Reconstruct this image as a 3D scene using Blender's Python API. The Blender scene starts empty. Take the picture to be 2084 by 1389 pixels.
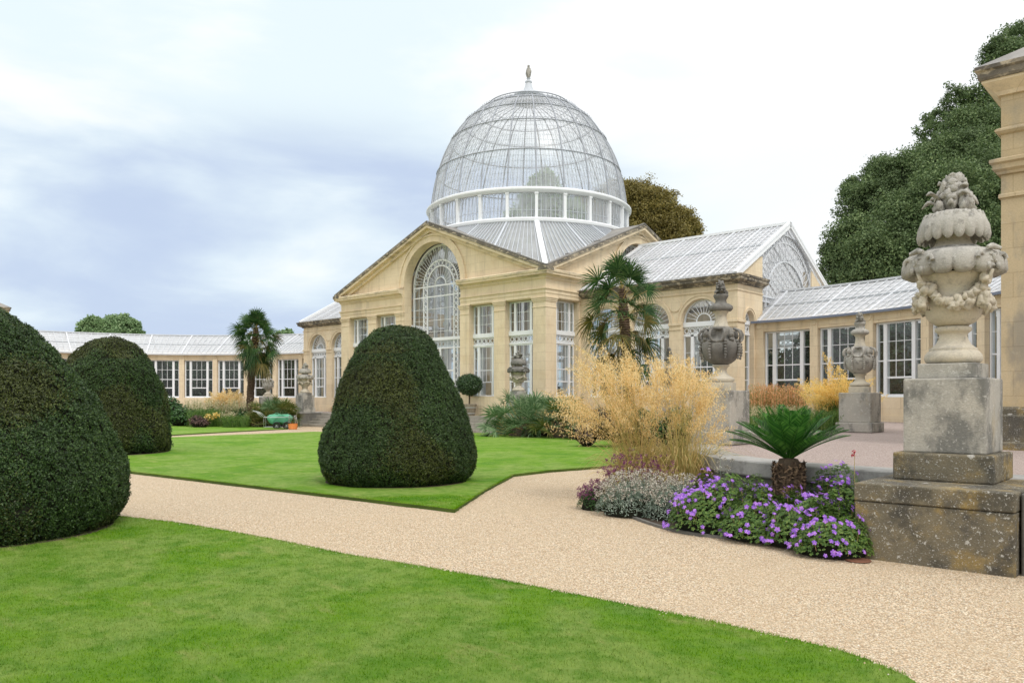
import bpy, math, random
import numpy as np
from mathutils import Vector, Matrix
PI = math.pi
sc = bpy.context.scene
C = sc.collection

# ------------------------------------------------------------------ camera
cd = bpy.data.cameras.new('camera')
cam = bpy.data.objects.new('camera', cd); C.objects.link(cam)
CAM = np.array([30.68, -27.71]); RT = np.array([.7416, .6709]); FW = np.array([-.6709, .7416])
cam.location = (CAM[0], CAM[1], 1.6)
cam.rotation_euler = (PI/2, 0, math.asin(.6709))
cd.lens = 28.0; cd.sensor_width = 36; cd.shift_y = .0554
cd.clip_end = 2000; cd.clip_start = .1
sc.camera = cam
# ------------------------------------------------------------------ sky and sun (bright overcast, bluish bank low on the left)
SUN_EL, SUN_AZ = math.radians(52), math.radians(-20)      # direction the light comes from
sdir = Vector((math.cos(SUN_EL)*math.cos(SUN_AZ), math.cos(SUN_EL)*math.sin(SUN_AZ), math.sin(SUN_EL)))
w = bpy.data.worlds.new('World'); sc.world = w; w.use_nodes = True
nt = w.node_tree; nt.nodes.clear()
def N(nt, kind, **kw):
    n = nt.nodes.new(kind)
    for k, v in kw.items():
        if k in n.inputs.keys() if isinstance(k, str) else False: n.inputs[k].default_value = v
        else: setattr(n, k, v)
    return n
def L(nt, a, b): nt.links.new(a, b)
def math_n(nt, op, a, b=None, c=None, clamp=False):
    n = nt.nodes.new('ShaderNodeMath'); n.operation = op; n.use_clamp = clamp
    for i, v in enumerate((a, b, c)):
        if v is None: continue
        if isinstance(v, (int, float)): n.inputs[i].default_value = v
        else: nt.links.new(v, n.inputs[i])
    return n.outputs[0]
def maprange(nt, v, a, b, c=0., d=1.):
    n = nt.nodes.new('ShaderNodeMapRange'); n.interpolation_type = 'SMOOTHSTEP'
    nt.links.new(v, n.inputs[0])
    for i, x in enumerate((a, b, c, d)): n.inputs[i+1].default_value = x
    return n.outputs[0]
def mixc(nt, f, a, b, mode='MIX'):
    n = nt.nodes.new('ShaderNodeMix'); n.data_type = 'RGBA'; n.blend_type = mode
    for s, v in ((0, f), (6, a), (7, b)):
        if isinstance(v, (int, float)): n.inputs[s].default_value = v
        elif isinstance(v, tuple): n.inputs[s].default_value = (*v, 1) if len(v) == 3 else v
        else: nt.links.new(v, n.inputs[s])
    return n.outputs[2]
sky = N(nt, 'ShaderNodeTexSky'); sky.sky_type = 'NISHITA'; sky.sun_disc = False
sky.sun_elevation = SUN_EL; sky.sun_rotation = PI/2 - SUN_AZ
tc = N(nt, 'ShaderNodeTexCoord')
sep = N(nt, 'ShaderNodeSeparateXYZ'); L(nt, tc.outputs['Generated'], sep.inputs[0])
X_, Y_, Z_ = sep.outputs
zz = math_n(nt, 'ADD', math_n(nt, 'MAXIMUM', Z_, 0.), .32)
comb = N(nt, 'ShaderNodeCombineXYZ')
L(nt, X_, comb.inputs[0]); L(nt, Y_, comb.inputs[1]); L(nt, math_n(nt, 'MULTIPLY', Z_, 3.2), comb.inputs[2])
n1 = N(nt, 'ShaderNodeTexNoise'); n1.inputs['Scale'].default_value = 3.1; n1.inputs['Detail'].default_value = 6; n1.inputs['Roughness'].default_value = .5
n1.inputs['Distortion'].default_value = .25
L(nt, comb.outputs[0], n1.inputs['Vector'])
dotl = math_n(nt, 'ADD', math_n(nt, 'MULTIPLY', X_, -.952), math_n(nt, 'MULTIPLY', Y_, .307))
bank = math_n(nt, 'MULTIPLY', maprange(nt, dotl, .66, .86), maprange(nt, Z_, .38, .22))
cloudf = math_n(nt, 'ADD', n1.outputs['Fac'], math_n(nt, 'MULTIPLY', bank, .17))
bl = math_n(nt, 'MULTIPLY', maprange(nt, cloudf, .44, .80), maprange(nt, bank, 0., .8))
up = maprange(nt, Z_, .25, .9)
white = mixc(nt, up, (10.6, 10.8, 10.9), (17.0, 17.0, 17.0))
bright = mixc(nt, maprange(nt, cloudf, .38, .62), white, mixc(nt, maprange(nt, dotl, .55, .85), white, (9.0, 10.2, 10.6)))
cl = mixc(nt, bl, bright, (5.9, 7.0, 9.0))
fin = mixc(nt, .93, sky.outputs[0], cl)
bg = N(nt, 'ShaderNodeBackground'); bg.inputs['Strength'].default_value = .1
L(nt, fin, bg.inputs['Color'])
wo = N(nt, 'ShaderNodeOutputWorld'); L(nt, bg.outputs[0], wo.inputs[0])
sl = bpy.data.lights.new('sun', 'SUN'); sun = bpy.data.objects.new('sun', sl); C.objects.link(sun)
sl.energy = 1.5; sl.angle = math.radians(12); sl.color = (1, .96, .9)
sun.rotation_euler = (-sdir).to_track_quat('-Z', 'Y').to_euler()
sc.view_settings.view_transform = 'Standard'; sc.view_settings.look = 'None'
sc.view_settings.exposure = 0.0; sc.view_settings.gamma = 1
sc.render.engine = 'CYCLES'
sc.cycles.max_bounces = 7; sc.cycles.diffuse_bounces = 3; sc.cycles.glossy_bounces = 2
sc.cycles.transmission_bounces = 3; sc.cycles.transparent_max_bounces = 28
sc.cycles.use_denoising = True; sc.cycles.caustics_reflective = False; sc.cycles.caustics_refractive = False
sc.cycles.sample_clamp_indirect = 4

# ------------------------------------------------------------------ helpers
def P(px, d, z=0.):                      # photo column at a depth -> world point
    x = (px-1042)/1621*d
    q = CAM + x*RT + d*FW
    return (float(q[0]), float(q[1]), z)
def G(px, py, z=0.):                     # photo point on the level z -> world point
    return P(px, (1.6-z)*1621/(py-810), z)
def H(py, d): return 1.6+(810-py)/1621*d
def tag(o, label=None, cat=None, group=None, kind=None):
    if label: o['label'] = label
    if cat: o['category'] = cat
    if group: o['group'] = group
    if kind: o['kind'] = kind
    return o
def thing(name, label, cat, loc=(0, 0, 0), rz=0, group=None):
    o = bpy.data.objects.new(name, None); C.objects.link(o); o.empty_display_size = .2
    o.location = loc; o.rotation_euler = (0, 0, rz)
    return tag(o, label, cat, group)
def np_obj(name, V, F, mat, parent=None, smooth=False):
    me = bpy.data.meshes.new(name)
    V = np.asarray(V, dtype=np.float32).reshape(-1, 3); F = np.asarray(F, dtype=np.int32)
    k = F.shape[1]
    me.vertices.add(len(V)); me.vertices.foreach_set('co', V.ravel())
    me.loops.add(F.size); me.loops.foreach_set('vertex_index', F.ravel())
    me.polygons.add(len(F)); me.polygons.foreach_set('loop_start', np.arange(0, F.size, k, dtype=np.int32))
    me.polygons.foreach_set('loop_total', np.full(len(F), k, dtype=np.int32))
    me.update(calc_edges=True)
    if smooth: me.polygons.foreach_set('use_smooth', np.ones(len(F), dtype=bool))
    me.materials.append(mat)
    o = bpy.data.objects.new(name, me); C.objects.link(o)
    if parent is not None: o.parent = parent
    return o
class MB:
    def __init__(s): s.v = []; s.f = []
    def add(s, v, f):
        b = len(s.v); s.v.extend([tuple(p) for p in v]); s.f.extend([tuple(b+i for i in q) for q in f])
    def box(s, x0, x1, y0, y1, z0, z1, xf=None):
        v = [(x, y, z) for z in (z0, z1) for y in (y0, y1) for x in (x0, x1)]
        if xf: v = [xf(*p) for p in v]
        s.add(v, [(0, 2, 3, 1), (4, 5, 7, 6), (0, 1, 5, 4), (2, 6, 7, 3), (0, 4, 6, 2), (1, 3, 7, 5)])
    def hexa(s, v8): s.add(v8, [(0, 2, 3, 1), (4, 5, 7, 6), (0, 1, 5, 4), (2, 6, 7, 3), (0, 4, 6, 2), (1, 3, 7, 5)])
    def quad(s, a, b, c, d): s.add([a, b, c, d], [(0, 1, 2, 3)])
    def bar(s, a, b, w, h=None, up=(0, 0, 1)):       # straight bar of rectangular section
        h = h or w; a = Vector(a); b = Vector(b); d = (b-a)
        if d.length < 1e-6: return
        d.normalize(); u = Vector(up)
        if abs(d.dot(u)) > .98: u = Vector((1, 0, 0)) if abs(d.x) < .9 else Vector((0, 1, 0))
        sd = d.cross(u).normalized(); u = sd.cross(d).normalized()
        v = [e + sd*x*w/2 + u*y*h/2 for e in (a, b) for y in (-1, 1) for x in (-1, 1)]
        s.add(v, [(0, 2, 3, 1), (4, 5, 7, 6), (0, 1, 5, 4), (2, 6, 7, 3), (0, 4, 6, 2), (1, 3, 7, 5)])
    def tube(s, pts, r, n=8, closed=False, cap=True):
        pts = [Vector(p) for p in pts]; m = len(pts)
        rr = r if isinstance(r, (list, tuple, np.ndarray)) else [r]*m
        rings = []; ref = None
        for i, p in enumerate(pts):
            if closed: t = (pts[(i+1) % m]-pts[i-1])
            else: t = pts[min(i+1, m-1)]-pts[max(i-1, 0)]
            t.normalize()
            if ref is None: ref = Vector((0, 0, 1)) if abs(t.z) < .9 else Vector((1, 0, 0))
            a = t.cross(ref).normalized(); ref = a.cross(t).normalized()
            rings.append([p + (a*math.cos(2*PI*k/n)+ref*math.sin(2*PI*k/n))*rr[i] for k in range(n)])
        f = []
        for i in range(m if closed else m-1):
            for k in range(n):
                f.append((i*n+k, i*n+(k+1) % n, ((i+1) % m)*n+(k+1) % n, ((i+1) % m)*n+k))
        if cap and not closed: f += [tuple(range(n-1, -1, -1)), tuple((m-1)*n+k for k in range(n))]
        s.add([v for r_ in rings for v in r_], f)
    def lathe(s, prof, n=32, c=(0, 0), mod=None, a0=0., a1=2*PI, cap=True):
        full = abs(a1-a0-2*PI) < 1e-6; cols = n if full else n+1
        v = []
        for (r, z) in prof:
            for k in range(cols):
                a = a0+(a1-a0)*k/n
                rr, z2 = (r, z) if mod is None else mod(r, z, a)
                v.append((c[0]+rr*math.cos(a), c[1]+rr*math.sin(a), z2))
        f = []
        for i in range(len(prof)-1):
            for k in range(n):
                k2 = (k+1) % cols
                f.append((i*cols+k, i*cols+k2, (i+1)*cols+k2, (i+1)*cols+k))
        if cap and full: f += [tuple(range(n-1, -1, -1)), tuple((len(prof)-1)*n+k for k in range(n))]
        s.add(v, f)
    def prism(s, poly, z0, z1, xf=None):
        n = len(poly); v = [(x, y, z0) for x, y in poly]+[(x, y, z1) for x, y in poly]
        if xf: v = [xf(*p) for p in v]
        s.add(v, [tuple(range(n-1, -1, -1)), tuple(range(n, 2*n))]+[(i, (i+1) % n, n+(i+1) % n, n+i) for i in range(n)])
    def sweep(s, path, prof, closed=False):           # path [(x,y)], profile [(outward to the right of travel, z)]
        m = len(path); k = len(prof); v = []
        for i in range(m):
            p = Vector(path[i]); 
            e0 = (p-Vector(path[i-1])).normalized() if (closed or i > 0) else None
            e1 = (Vector(path[(i+1) % m])-p).normalized() if (closed or i < m-1) else None
            if e0 is None: nn = Vector((e1.y, -e1.x)); sc_ = 1
            elif e1 is None: nn = Vector((e0.y, -e0.x)); sc_ = 1
            else:
                a = Vector((e0.y, -e0.x)); b = Vector((e1.y, -e1.x)); nn = (a+b).normalized(); sc_ = 1/max(.3, nn.dot(a))
            for (o, z) in prof: v.append((p.x+nn.x*o*sc_, p.y+nn.y*o*sc_, z))
        f = []
        for i in range(m if closed else m-1):
            for j in range(k):
                f.append((i*k+j, ((i+1) % m)*k+j, ((i+1) % m)*k+(j+1) % k, i*k+(j+1) % k))
        if not closed: f += [tuple(range(k)), tuple((m-1)*k+j for j in range(k-1, -1, -1))]
        s.add(v, f)
    def xform(s, fn): s.v = [tuple(fn(*p)) for p in s.v]; return s
    def build(s, name, mat, parent=None, smooth=False, bevel=0, auto=None):
        me = bpy.data.meshes.new(name); me.from_pydata(s.v, [], s.f); me.update()
        me.materials.append(mat)
        if smooth: me.polygons.foreach_set('use_smooth', [True]*len(me.polygons))
        o = bpy.data.objects.new(name, me); C.objects.link(o)
        if parent is not None: o.parent = parent
        if smooth and auto:
            import bmesh
            bm = bmesh.new(); bm.from_mesh(me); 
            for e in bm.edges:
                if len(e.link_faces) == 2 and e.calc_face_angle(0) > auto: e.smooth = False
            bm.to_mesh(me); bm.free()
        if bevel:
            md = o.modifiers.new('bevel', 'BEVEL'); md.width = bevel; md.segments = 2; md.limit_method = 'ANGLE'; md.angle_limit = .6
        return o
def copy_tree(o, loc=None, rz=None, parent=None):
    c = o.copy(); C.objects.link(c)
    if loc is not None: c.location = loc
    if rz is not None: c.rotation_euler = (0, 0, rz)
    if parent is not None: c.parent = parent
    for ch in list(o.children): copy_tree(ch, parent=c)
    return c
rng = np.random.default_rng(7)
def snoise(p, freq, seed=0, n=22):       # smooth numpy noise, about -1..1
    r = np.random.default_rng(seed); p = np.asarray(p, dtype=float)
    out = np.zeros(len(p))
    for i in range(n):
        k = r.normal(size=3); k /= np.linalg.norm(k); k *= freq*(.6+.9*r.random())
        out += np.sin(p@k*2*PI + r.random()*2*PI)
    return out/math.sqrt(n/2)*.6
def norm(a): return a/np.maximum(np.linalg.norm(a, axis=1, keepdims=True), 1e-9)
def leaf_quads(c, n, Ls, Ws, spread=1., r=None, tdir=None):
    r = r or rng; m = len(c)
    nn = norm(n + r.normal(size=(m, 3))*spread)
    t = r.normal(size=(m, 3)) if tdir is None else tdir + r.normal(size=(m, 3))*.5
    t = norm(t - (t*nn).sum(1, keepdims=True)*nn); b = np.cross(nn, t)
    Ls = (np.ones(m)*Ls)[:, None]; Ws = (np.ones(m)*Ws)[:, None]
    V = np.stack([c-t*Ls/2, c+b*Ws/2-t*Ls*.05, c+t*Ls/2, c-b*Ws/2-t*Ls*.05], 1)
    return V.reshape(-1, 3)
def quads_obj(name, V, mat, parent=None, smooth=False):
    return np_obj(name, V, np.arange(len(V)).reshape(-1, 4), mat, parent, smooth)
def ribbon(pts, wd, side):               # (M,K,3) polylines -> quads; wd (K,) or (M,K), side (M,3)
    M_, K, _ = pts.shape; wd = np.broadcast_to(wd, (M_, K))[..., None]/2; sd = side[:, None, :]
    a = pts-sd*wd; b = pts+sd*wd
    V = np.stack([a, b], 2).reshape(-1, 3)
    base = np.arange(M_)[:, None]*(2*K) + np.arange(K-1)[None, :]*2
    F = np.stack([base, base+1, base+3, base+2], -1).reshape(-1, 4)
    return V, F
def join(parts):
    V = []; F = []; b = 0
    for v, f in parts: V.append(v); F.append(f+b); b += len(v)
    return np.concatenate(V), np.concatenate(F)

# ------------------------------------------------------------------ materials
def newmat(name):
    m = bpy.data.materials.new(name); m.use_nodes = True; nt = m.node_tree; nt.nodes.clear()
    out = nt.nodes.new('ShaderNodeOutputMaterial'); return m, nt, out
def pos(nt, scale=(1, 1, 1), obj=False):
    if obj:
        g = nt.nodes.new('ShaderNodeTexCoord').outputs['Object']
    else: g = nt.nodes.new('ShaderNodeNewGeometry').outputs['Position']
    mp = nt.nodes.new('ShaderNodeMapping'); mp.inputs['Scale'].default_value = scale; nt.links.new(g, mp.inputs[0]); return mp.outputs[0]
def noise(nt, vec, scale, detail=5, rough=.55, dist=0.):
    n = nt.nodes.new('ShaderNodeTexNoise'); n.inputs['Scale'].default_value = scale; n.inputs['Detail'].default_value = detail
    n.inputs['Roughness'].default_value = rough; n.inputs['Distortion'].default_value = dist; nt.links.new(vec, n.inputs['Vector']); return n.outputs['Fac']
def ramp(nt, fac, stops):
    r = nt.nodes.new('ShaderNodeValToRGB'); e = r.color_ramp.elements
    while len(e) < len(stops): e.new(.5)
    for i, (p_, c_) in enumerate(stops): e[i].position = p_; e[i].color = (*c_, 1)
    nt.links.new(fac, r.inputs[0]); return r.outputs[0]
def stone(name, base, layers=(), rough=.85, bump=.25, bscale=40, obj=False, metallic=0, spec=.3, joints=0., streak=0.):
    """base: ramp stops driven by broad noise; layers: (scale xyz stretch, noise scale, lo, hi, colour, strength)"""
    m, nt, out = newmat(name); v = pos(nt, obj=obj)
    col = ramp(nt, noise(nt, v, 1.3, 8, .6), base)
    for (st, s_, lo, hi, c_, k) in layers:
        v2 = pos(nt, st, obj)
        col = mixc(nt, math_n(nt, 'MULTIPLY', maprange(nt, noise(nt, v2, s_, 6, .62), lo, hi), k), col, c_)
    col = mixc(nt, math_n(nt, 'MULTIPLY', maprange(nt, noise(nt, v, bscale, 3), .35, .7), .22), col, tuple(x*.6 for x in base[0][1]))
    if joints:
        sp = nt.nodes.new('ShaderNodeSeparateXYZ'); nt.links.new(v, sp.inputs[0]); cb = nt.nodes.new('ShaderNodeCombineXYZ')
        nt.links.new(math_n(nt, 'ADD', sp.outputs[0], sp.outputs[1]), cb.inputs[0]); nt.links.new(sp.outputs[2], cb.inputs[1])
        br = nt.nodes.new('ShaderNodeTexBrick'); br.inputs['Scale'].default_value = 1; br.inputs['Brick Width'].default_value = .95; br.inputs['Row Height'].default_value = .41
        br.inputs['Mortar Size'].default_value = .007; br.inputs['Color1'].default_value = (1, 1, 1, 1); br.inputs['Color2'].default_value = (.90, .88, .86, 1); br.inputs['Mortar'].default_value = (.62, .58, .52, 1)
        nt.links.new(cb.outputs[0], br.inputs['Vector']); col = mixc(nt, joints, col, br.outputs['Color'], 'MULTIPLY')
    if streak:
        st_ = noise(nt, pos(nt, (1, 1, .06)), 3.2, 6, .7); col = mixc(nt, math_n(nt, 'MULTIPLY', maprange(nt, st_, .50, .72), streak), col, (.36, .30, .21))
    b = nt.nodes.new('ShaderNodeBsdfPrincipled'); b.inputs['Roughness'].default_value = rough; b.inputs['Metallic'].default_value = metallic
    b.inputs['Specular IOR Level'].default_value = spec
    nt.links.new(col, b.inputs['Base Color'])
    bp = nt.nodes.new('ShaderNodeBump'); bp.inputs['Strength'].default_value = bump; bp.inputs['Distance'].default_value = .02
    nt.links.new(noise(nt, v, bscale, 6, .65), bp.inputs['Height']); nt.links.new(bp.outputs[0], b.inputs['Normal'])
    nt.links.new(b.outputs[0], out.inputs[0]); return m
def leafmat(name, stops, trans=.25, rough=.5, vscale=1.5, vdark=.5, spec=.35):
    m, nt, out = newmat(name)
    g = nt.nodes.new('ShaderNodeNewGeometry')
    col = ramp(nt, g.outputs['Random Per Island'], stops)
    nz = noise(nt, pos(nt), vscale, 4, .6)
    mid = stops[len(stops)//2][1]
    col = mixc(nt, maprange(nt, nz, .35, .68, .0, vdark), col, tuple(x*.55 for x in mid))
    b = nt.nodes.new('ShaderNodeBsdfPrincipled'); b.inputs['Roughness'].default_value = rough; b.inputs['Specular IOR Level'].default_value = spec
    nt.links.new(col, b.inputs['Base Color'])
    t = nt.nodes.new('ShaderNodeBsdfTranslucent'); nt.links.new(col, t.inputs[0])
    ms = nt.nodes.new('ShaderNodeMixShader'); ms.inputs[0].default_value = trans
    nt.links.new(b.outputs[0], ms.inputs[1]); nt.links.new(t.outputs[0], ms.inputs[2]); nt.links.new(ms.outputs[0], out.inputs[0]); return m
def glassmat(name, haze=.1, tint=(.93, .96, .97), gloss=.25, hazec=(.8, .83, .85), rough=.06, patchy=0.):
    m, nt, out = newmat(name)
    tr = nt.nodes.new('ShaderNodeBsdfTransparent'); tr.inputs[0].default_value = (*tint, 1)
    gl = nt.nodes.new('ShaderNodeBsdfGlossy'); gl.inputs['Roughness'].default_value = rough
    bp = nt.nodes.new('ShaderNodeBump'); bp.inputs['Strength'].default_value = .06; bp.inputs['Distance'].default_value = .05
    nt.links.new(noise(nt, pos(nt), 2.2, 2), bp.inputs['Height']); nt.links.new(bp.outputs[0], gl.inputs['Normal'])
    lw = nt.nodes.new('ShaderNodeLayerWeight'); lw.inputs[0].default_value = .35
    f = math_n(nt, 'ADD', math_n(nt, 'MULTIPLY', lw.outputs['Facing'], gloss*1.6), gloss*.25, clamp=True)
    ms = nt.nodes.new('ShaderNodeMixShader'); nt.links.new(f, ms.inputs[0]); nt.links.new(tr.outputs[0], ms.inputs[1]); nt.links.new(gl.outputs[0], ms.inputs[2])
    df = nt.nodes.new('ShaderNodeBsdfDiffuse'); df.inputs[0].default_value = (*hazec, 1)
    tl = nt.nodes.new('ShaderNodeBsdfTranslucent'); tl.inputs[0].default_value = (*hazec, 1)
    md = nt.nodes.new('ShaderNodeMixShader'); md.inputs[0].default_value = .5; nt.links.new(df.outputs[0], md.inputs[1]); nt.links.new(tl.outputs[0], md.inputs[2])
    m2 = nt.nodes.new('ShaderNodeMixShader'); nt.links.new(ms.outputs[0], m2.inputs[1]); nt.links.new(md.outputs[0], m2.inputs[2])
    if patchy:
        nt.links.new(maprange(nt, noise(nt, pos(nt), 1.1, 4), .35, .7, haze, haze+patchy), m2.inputs[0])
    else: m2.inputs[0].default_value = haze
    nt.links.new(m2.outputs[0], out.inputs[0]); return m
M = {}
OCH = [(.3, (.75, .605, .405)), (.5, (.82, .69, .49)), (.72, (.73, .60, .42))]
M['stone'] = stone('ochre_stone', OCH, [((1, 1, .25), .9, .52, .75, (.50, .42, .31), .55), ((1, 1, 1), 3.5, .6, .8, (.84, .72, .52), .5)], bump=.12, joints=.55, streak=.38)
M['stone_grey'] = stone('weathered_ochre_stone', [(.3, (.50, .40, .25)), (.55, (.58, .47, .30)), (.75, (.42, .37, .28))],
                        [((1, 1, .35), 1.6, .47, .62, (.27, .25, .21), .75), ((1, 1, 1), 7, .55, .75, (.55, .48, .36), .5), ((1, 1, 1), 1.0, .55, .7, (.62, .43, .2), .6)], bump=.3, joints=.5, streak=.5)
M['cornice'] = stone('stained_cornice_stone', OCH, [((1, 1, 5), .9, .50, .66, (.30, .26, .2), .6), ((1, 1, 1), 5, .55, .7, (.40, .34, .25), .5)], bump=.2)
M['cornice_dark'] = stone('blackened_cornice_stone', [(.3, (.075, .068, .058)), (.5, (.17, .15, .12)), (.7, (.36, .31, .23))], [((1, 1, 2), 4, .50, .60, (.55, .47, .34), .8)], bump=.3)
M['slate'] = stone('grey_slate', [(.3, (.20, .19, .18)), (.6, (.30, .285, .26)), (.8, (.36, .34, .29))], [((1, 1, 1), 9, .55, .7, (.38, .37, .33), .6)], rough=.7)
M['ped'] = stone('weathered_grey_stone', [(.28, (.29, .275, .24)), (.5, (.42, .40, .355)), (.72, (.50, .465, .40))],
                 [((1, 1, .6), 1.9, .47, .60, (.15, .15, .14), .85), ((1, 1, 1), 22, .56, .64, (.62, .60, .55), .55), ((1, 1, .6), 1.4, .58, .72, (.40, .31, .17), .5)], bump=.5, bscale=60)
M['plinth'] = stone('lichen_stone', [(.3, (.10, .09, .065)), (.5, (.19, .165, .115)), (.75, (.28, .23, .14))],
                    [((1, 1, 1), 2.6, .5, .66, (.36, .25, .08), .7), ((1, 1, 1), 3.2, .50, .62, (.09, .085, .075), .7), ((1, 1, 1), 1.7, .50, .60, (.05, .05, .045), .6), ((1, 1, 1), 26, .62, .66, (.60, .59, .54), .8), ((1, 1, 1), 55, .60, .64, (.6, .59, .55), .7), ((1, 1, 1), 5.5, .64, .66, (.56, .54, .49), .85)], bump=.7, bscale=70)
M['urn'] = stone('carved_pale_stone', [(.3, (.48, .44, .36)), (.5, (.60, .54, .43)), (.75, (.56, .51, .41))],
                 [((1, 1, .8), 4, .52, .68, (.30, .28, .25), .6), ((1, 1, 1), 14, .56, .68, (.26, .25, .22), .45)], bump=.45, bscale=55)
M['urn_top'] = stone('grey_carved_stone', [(.3, (.29, .28, .25)), (.5, (.43, .41, .37)), (.75, (.50, .48, .42))],
                     [((1, 1, 1), 7, .52, .66, (.16, .155, .14), .7), ((1, 1, 1), 25, .57, .66, (.60, .59, .55), .5)], bump=.6, bscale=60)
M['urn_dark'] = stone('dark_carved_stone', [(.3, (.12, .115, .105)), (.5, (.22, .21, .19)), (.75, (.34, .32, .28))], [((1, 1, 1), 9, .5, .66, (.12, .115, .1), .6)], bump=.5, bscale=50)
M['step'] = stone('worn_step_stone', [(.3, (.28, .26, .22)), (.6, (.38, .35, .30)), (.8, (.45, .42, .36))], [((1, 1, 1), 5, .5, .7, (.20, .19, .16), .5)], bump=.3)
M['coping'] = stone('grey_coping_stone', [(.3, (.27, .27, .255)), (.55, (.40, .395, .375)), (.8, (.47, .46, .43))], [((1, 1, 1), 6, .5, .65, (.22, .215, .2), .6)], bump=.3)
M['wallface'] = stone('dark_retaining_stone', [(.3, (.11, .105, .09)), (.55, (.17, .165, .15)), (.8, (.24, .23, .2))], [((1, 1, .4), 5, .5, .7, (.3, .28, .24), .5)], bump=.3)  # dark grey stone with paler mottling
M['white'] = stone('white_paint', [(.3, (.84, .86, .88)), (.6, (.88, .90, .92)), (.8, (.85, .87, .89))], rough=.45, bump=.05)
M['bars'] = stone('grey_white_iron', [(.3, (.50, .53, .57)), (.6, (.58, .61, .65)), (.8, (.54, .57, .61))], rough=.5, bump=.05)
M['ribs'] = stone('grey_rib_paint', [(.3, (.34, .36, .40)), (.6, (.42, .44, .48)), (.8, (.38, .40, .44))], rough=.5, bump=.05)
M['barsl'] = stone('pale_iron', [(.3, (.62, .64, .67)), (.6, (.70, .72, .75)), (.8, (.66, .68, .71))], rough=.5, bump=.05)
M['lead'] = stone('blue_grey_lead', [(.3, (.17, .20, .27)), (.6, (.22, .25, .33)), (.8, (.30, .33, .4))], rough=.5, bump=.1)
M['glass'] = glassmat('window_glass', .02, (.80, .84, .84), .16)
M['roofglass'] = glassmat('roof_glass', .56, (.96, .98, .99), .55, patchy=.22, hazec=(.95, .96, .98), rough=.3)
M['domeglass'] = glassmat('dome_glass', .17, (1., 1., 1.), .12, patchy=.16, hazec=(.95, .97, 1.), rough=.35)
M['skirtglass'] = glassmat('skirt_glass', .42, (.85, .88, .88), .4, patchy=.2, hazec=(.80, .82, .82), rough=.3)
M['inside'] = stone('shaded_interior_wall', [(.3, (.07, .08, .05)), (.6, (.13, .125, .09)), (.8, (.05, .07, .035))], [((1, 1, 1), .8, .42, .55, (.02, .035, .015), .85)], bump=.05)  # interior gloom and dark greenery put into the back wall's colour
M['soil'] = stone('dark_soil', [(.3, (.05, .036, .025)), (.6, (.09, .065, .045)), (.8, (.12, .09, .06))], rough=.95, bump=1., bscale=25)
M['turfside'] = stone('cut_turf_side', [(.3, (.05, .08, .015)), (.6, (.09, .14, .025)), (.8, (.08, .06, .03))], rough=.95, bump=.8, bscale=40)
M['bark'] = stone('rough_bark', [(.3, (.06, .045, .03)), (.6, (.13, .095, .065)), (.8, (.2, .15, .1))], [((1, 1, .3), 12, .5, .65, (.04, .03, .02), .7)], bump=1., bscale=20)
M['palmbark'] = stone('fibrous_bark', [(.3, (.07, .045, .03)), (.6, (.15, .10, .065)), (.8, (.27, .19, .12))], [((1, 1, 4), 9, .5, .6, (.05, .03, .02), .8)], bump=1., bscale=30)
M['hubm'] = stone('grey_hub', [(.3, (.2, .2, .2)), (.7, (.3, .3, .3))])
M['rubber'] = stone('black_rubber', [(.3, (.015, .015, .015)), (.7, (.03, .03, .03))], rough=.8)
M['greenpl'] = stone('green_plastic', [(.3, (.10, .36, .22)), (.6, (.14, .44, .28)), (.8, (.2, .5, .34))], rough=.5)
M['orange'] = stone('orange_plastic', [(.3, (.62, .2, .05)), (.6, (.75, .28, .08)), (.8, (.6, .3, .12))], rough=.6)
M['steel'] = stone('galvanised_steel', [(.3, (.5, .52, .53)), (.6, (.62, .64, .65)), (.8, (.7, .72, .72))], rough=.4, metallic=.5)
M['wood'] = stone('grey_oak', [(.3, (.20, .17, .13)), (.6, (.30, .26, .2)), (.8, (.38, .33, .27))], [((1, 1, .1), 14, .45, .6, (.13, .11, .08), .6)], bump=.4)
# foliage
g3 = lambda a, b, c: [(0., a), (.5, b), (1., c)]
M['yew'] = leafmat('yew_leaf', g3((.015, .034, .010), (.038, .082, .021), (.105, .180, .046)), .15, .5, 1.1, .5)
M['yew_b'] = leafmat('yew_leaf_brownish_skylit', g3((.026, .034, .010), (.060, .080, .018), (.14, .165, .036)), .15, .5, 1.3, .45)  # brownish patches, and the paler sky-lit tops put into leaf colour
M['yew_core'] = stone('foliage_core_shade', [(.3, (.008, .010, .005)), (.7, (.018, .018, .010))], rough=1)  # near-black: shade between the leaves put into the core's colour
M['oak'] = leafmat('holm_oak_leaf', g3((.070, .120, .042), (.135, .205, .078), (.26, .34, .14)), .28, .6, .35, .6)
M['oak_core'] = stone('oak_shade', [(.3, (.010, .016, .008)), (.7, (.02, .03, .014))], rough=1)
M['gold'] = leafmat('gold_brown_leaf', g3((.13, .125, .03), (.27, .225, .06), (.46, .37, .12)), .3, .5, .35, .55)
M['lime'] = leafmat('green_tree_leaf', g3((.14, .24, .10), (.23, .36, .16), (.36, .48, .24)), .35, .5, .3, .25)
M['palm'] = leafmat('palm_leaf', g3((.022, .065, .018), (.045, .12, .032), (.15, .24, .08)), .25, .4, 1.2, .3)
M['palm_old'] = leafmat('old_palm_leaf', g3((.06, .08, .02), (.16, .14, .04), (.32, .24, .06)), .2, .5, 1.2, .3)
M['fanpalm'] = leafmat('fan_palm_leaf', g3((.08, .15, .06), (.17, .29, .13), (.40, .52, .30)), .35, .45, 1.2, .3)
M['fanpalm_y'] = leafmat('yellowing_fan_palm_leaf', g3((.06, .10, .02), (.14, .18, .035), (.30, .25, .09)), .2, .45, 1.2, .35)
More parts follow.
